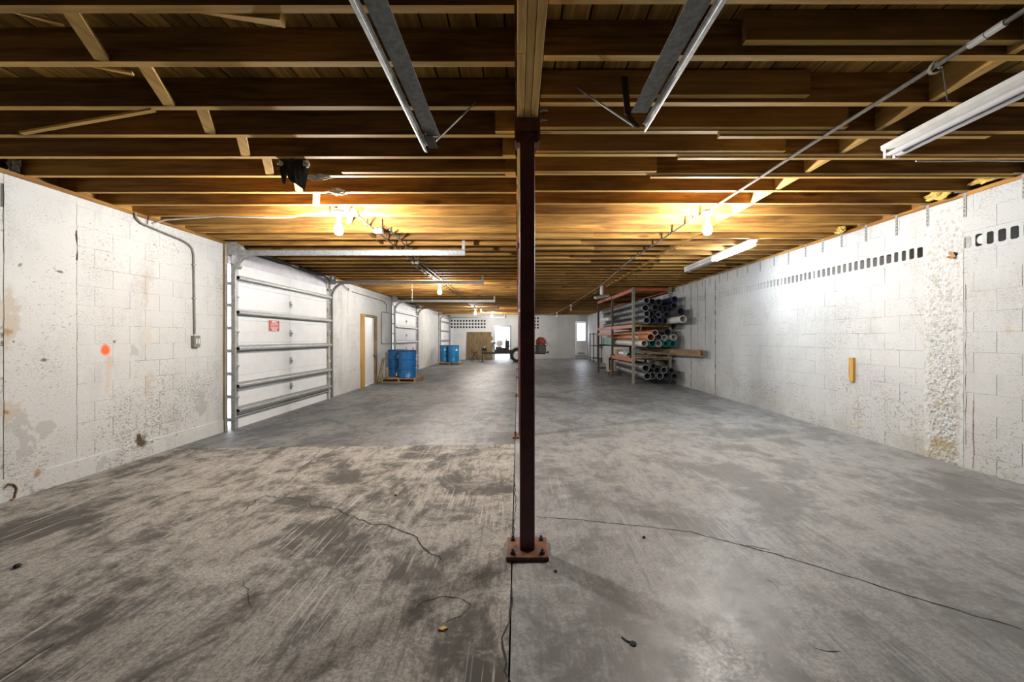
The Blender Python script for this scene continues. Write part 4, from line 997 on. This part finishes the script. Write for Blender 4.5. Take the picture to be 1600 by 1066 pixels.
for shelf, (x, z, r, mt, where) in pipes:
    y0 = D6+rr.uniform(-.18, .12); y1 = y0+rr.uniform(4.6, 5.6)
    if mt.endswith('_long'): mt = mt[:-5]; y0 = 10.55 if mt == 'pipe_white' else 10.75
    if shelf == 'lowest shelf': y1 = y0+3.2
    ri = r*.84; r = r*.985
    t = thing('pipe', (x, y0, z), f'{CN[mt]} pipe, {where} on the {shelf}', 'pipe', f'pipes on the {shelf}')
    MB().lathe([(r, y0+.002), (r, y1), (ri, y1), (ri, y0+.002)], (x, 0, z), 'Y', 24, True).build('shell', mt, t, smooth=True)
    rim = {'pipe_orange': 'pipe_white', 'pipe_dark': 'pipe_dark', 'pipe_blue': 'pipe_blue', 'pipe_grey': 'glass_grey'}.get(mt, mt)
    MB().lathe([(r, y0-.004), (r, y0+.002), (ri, y0+.002), (ri, y0-.004)], (x, 0, z), 'Y', 24, True).build('cut_end', rim, t)
# planks on the low shelf and the long channel sticking out along the wall
for k, (x, w, z) in enumerate(((3.52, .16, .801), (3.72, .18, .801), (3.98, .2, .801), (3.62, .17, .832), (3.88, .2, .832))):
    tag(MB().box(x-w/2, x+w/2, 11.6+.1*k, 14.05, z, z+.028).build('plank', 'grey_wood'), f'weathered grey plank on the low rack shelf, {["left in bottom layer","middle of bottom layer","right in bottom layer","left in upper layer","right in upper layer"][k]}', 'plank', 'planks on the low rack shelf')
b = MB(); A, B = Vector((4.31, 9.80, 1.01)), Vector((4.12, 13.9, .945))
b.sweep([(-.045, -.08), (.045, -.08), (.06, .08), (.045, .08), (.032, -.06), (-.032, -.06), (-.045, .08), (-.06, .08)], [A, B])
tag(b.build('wooden_trough', 'grey_wood'), 'long brown wooden trough sticking out of the rack along the wall', 'trough')
X0 = 3.30; t = thing('carton', (3.36, 13.6, .80), 'small brown carton at the left of the low rack shelf', 'carton')
MB().box(3.26, 3.43, 13.75, 14.05, .80, .98).build('body', 'cardboard', t); MB().box(3.32, 3.37, 13.745, 14.05, .9802, .982).build('tape', 'pale_wood_X', t)
t = thing('roll', (3.5, 13.3, .86), 'white wrapped roll lying beside the brown carton on the rack', 'roll')
MB().lathe([(.03, 13.02), (.07, 13.02), (.075, 13.06), (.075, 13.56), (.07, 13.6), (.03, 13.6)], (3.34, 0, .88), 'Y', 16).build('wrap', 'enamel', t, smooth=True)
# beige machine on a dolly below the far bay
t = thing('floor_machine', (3.42, 15.2, zf(3.4)), 'beige shop machine with a drum head on a low dolly at the rack', 'machine'); zz = zf(3.4)
dl = MB().box(3.20, 3.72, 14.9, 15.45, zz+.07, zz+.11).build('dolly', 'grey_wood', t)
for sx in (3.25, 3.67):
    for sy in (14.95, 15.4): MB().lathe([(0, sx-.015), (.034, sx-.015), (.034, sx+.015), (0, sx+.015)], (0, sy, zz+.035), 'X', 12).build('caster', 'tyre', dl)
MB().box(3.24, 3.62, 14.95, 15.35, zz+.11, zz+.2).box(3.22, 3.27, 14.98, 15.32, zz+.2, zz+.62).lathe([(.13, zz+.2), (.17, zz+.22), (.17, zz+.5), (.15, zz+.52)], (3.46, 15.15, 0), n=22).build('body', 'beige_plastic', t, bevel=.008)
MB().lathe([(.155, zz+.52), (.16, zz+.54), (.16, zz+.58), (.12, zz+.62), (0, zz+.63)], (3.46, 15.15, 0), n=22).build('lid', 'dark_steel', t, smooth=True)
MB().lathe([(.07, zz+.63), (.09, zz+.64), (.09, zz+.72), (0, zz+.74)], (3.43, 15.15, 0), n=16).build('motor_head', 'rack_orange', t, smooth=True)
MB().tube([(3.6, 15.1, zz+.45), (3.74, 15.05, zz+.35), (3.72, 15.0, zz+.16)], .022, 8).build('hose', 'black_iron', t)
# bundled sheets in the far bay
tag(MB().bar((3.2, 14.5, 2.02), (3.2, 15.9, 2.06), .14, .10).build('wrapped_bundle', 'pipe_white'), 'pale wrapped bundle on the upper level of the far rack bay', 'bundle')
tag(MB().box(3.24, 3.34, 14.5, 16.15, 1.122, 1.36).build('green_board', 'pipe_teal'), 'flat green board lying above the white pipe in the far rack bay', 'board')
# dark steel shelf by the end wall
t = thing('steel_shelf', (4.2, 22.8, zf(4.2)), 'dark open steel shelf unit by the right end of the hall', 'shelf')
for sx in (4.02, 4.42):
    for sy in (22.2, 23.3): MB().box(sx-.02, sx+.02, sy-.02, sy+.02, zf(sx), 1.62).build('post', 'dark_steel', t)
for z in (.28, .94, 1.58): MB().box(3.98, 4.46, 22.16, 23.34, z-.015, z+.015).build('shelf_board', 'dark_steel', t)
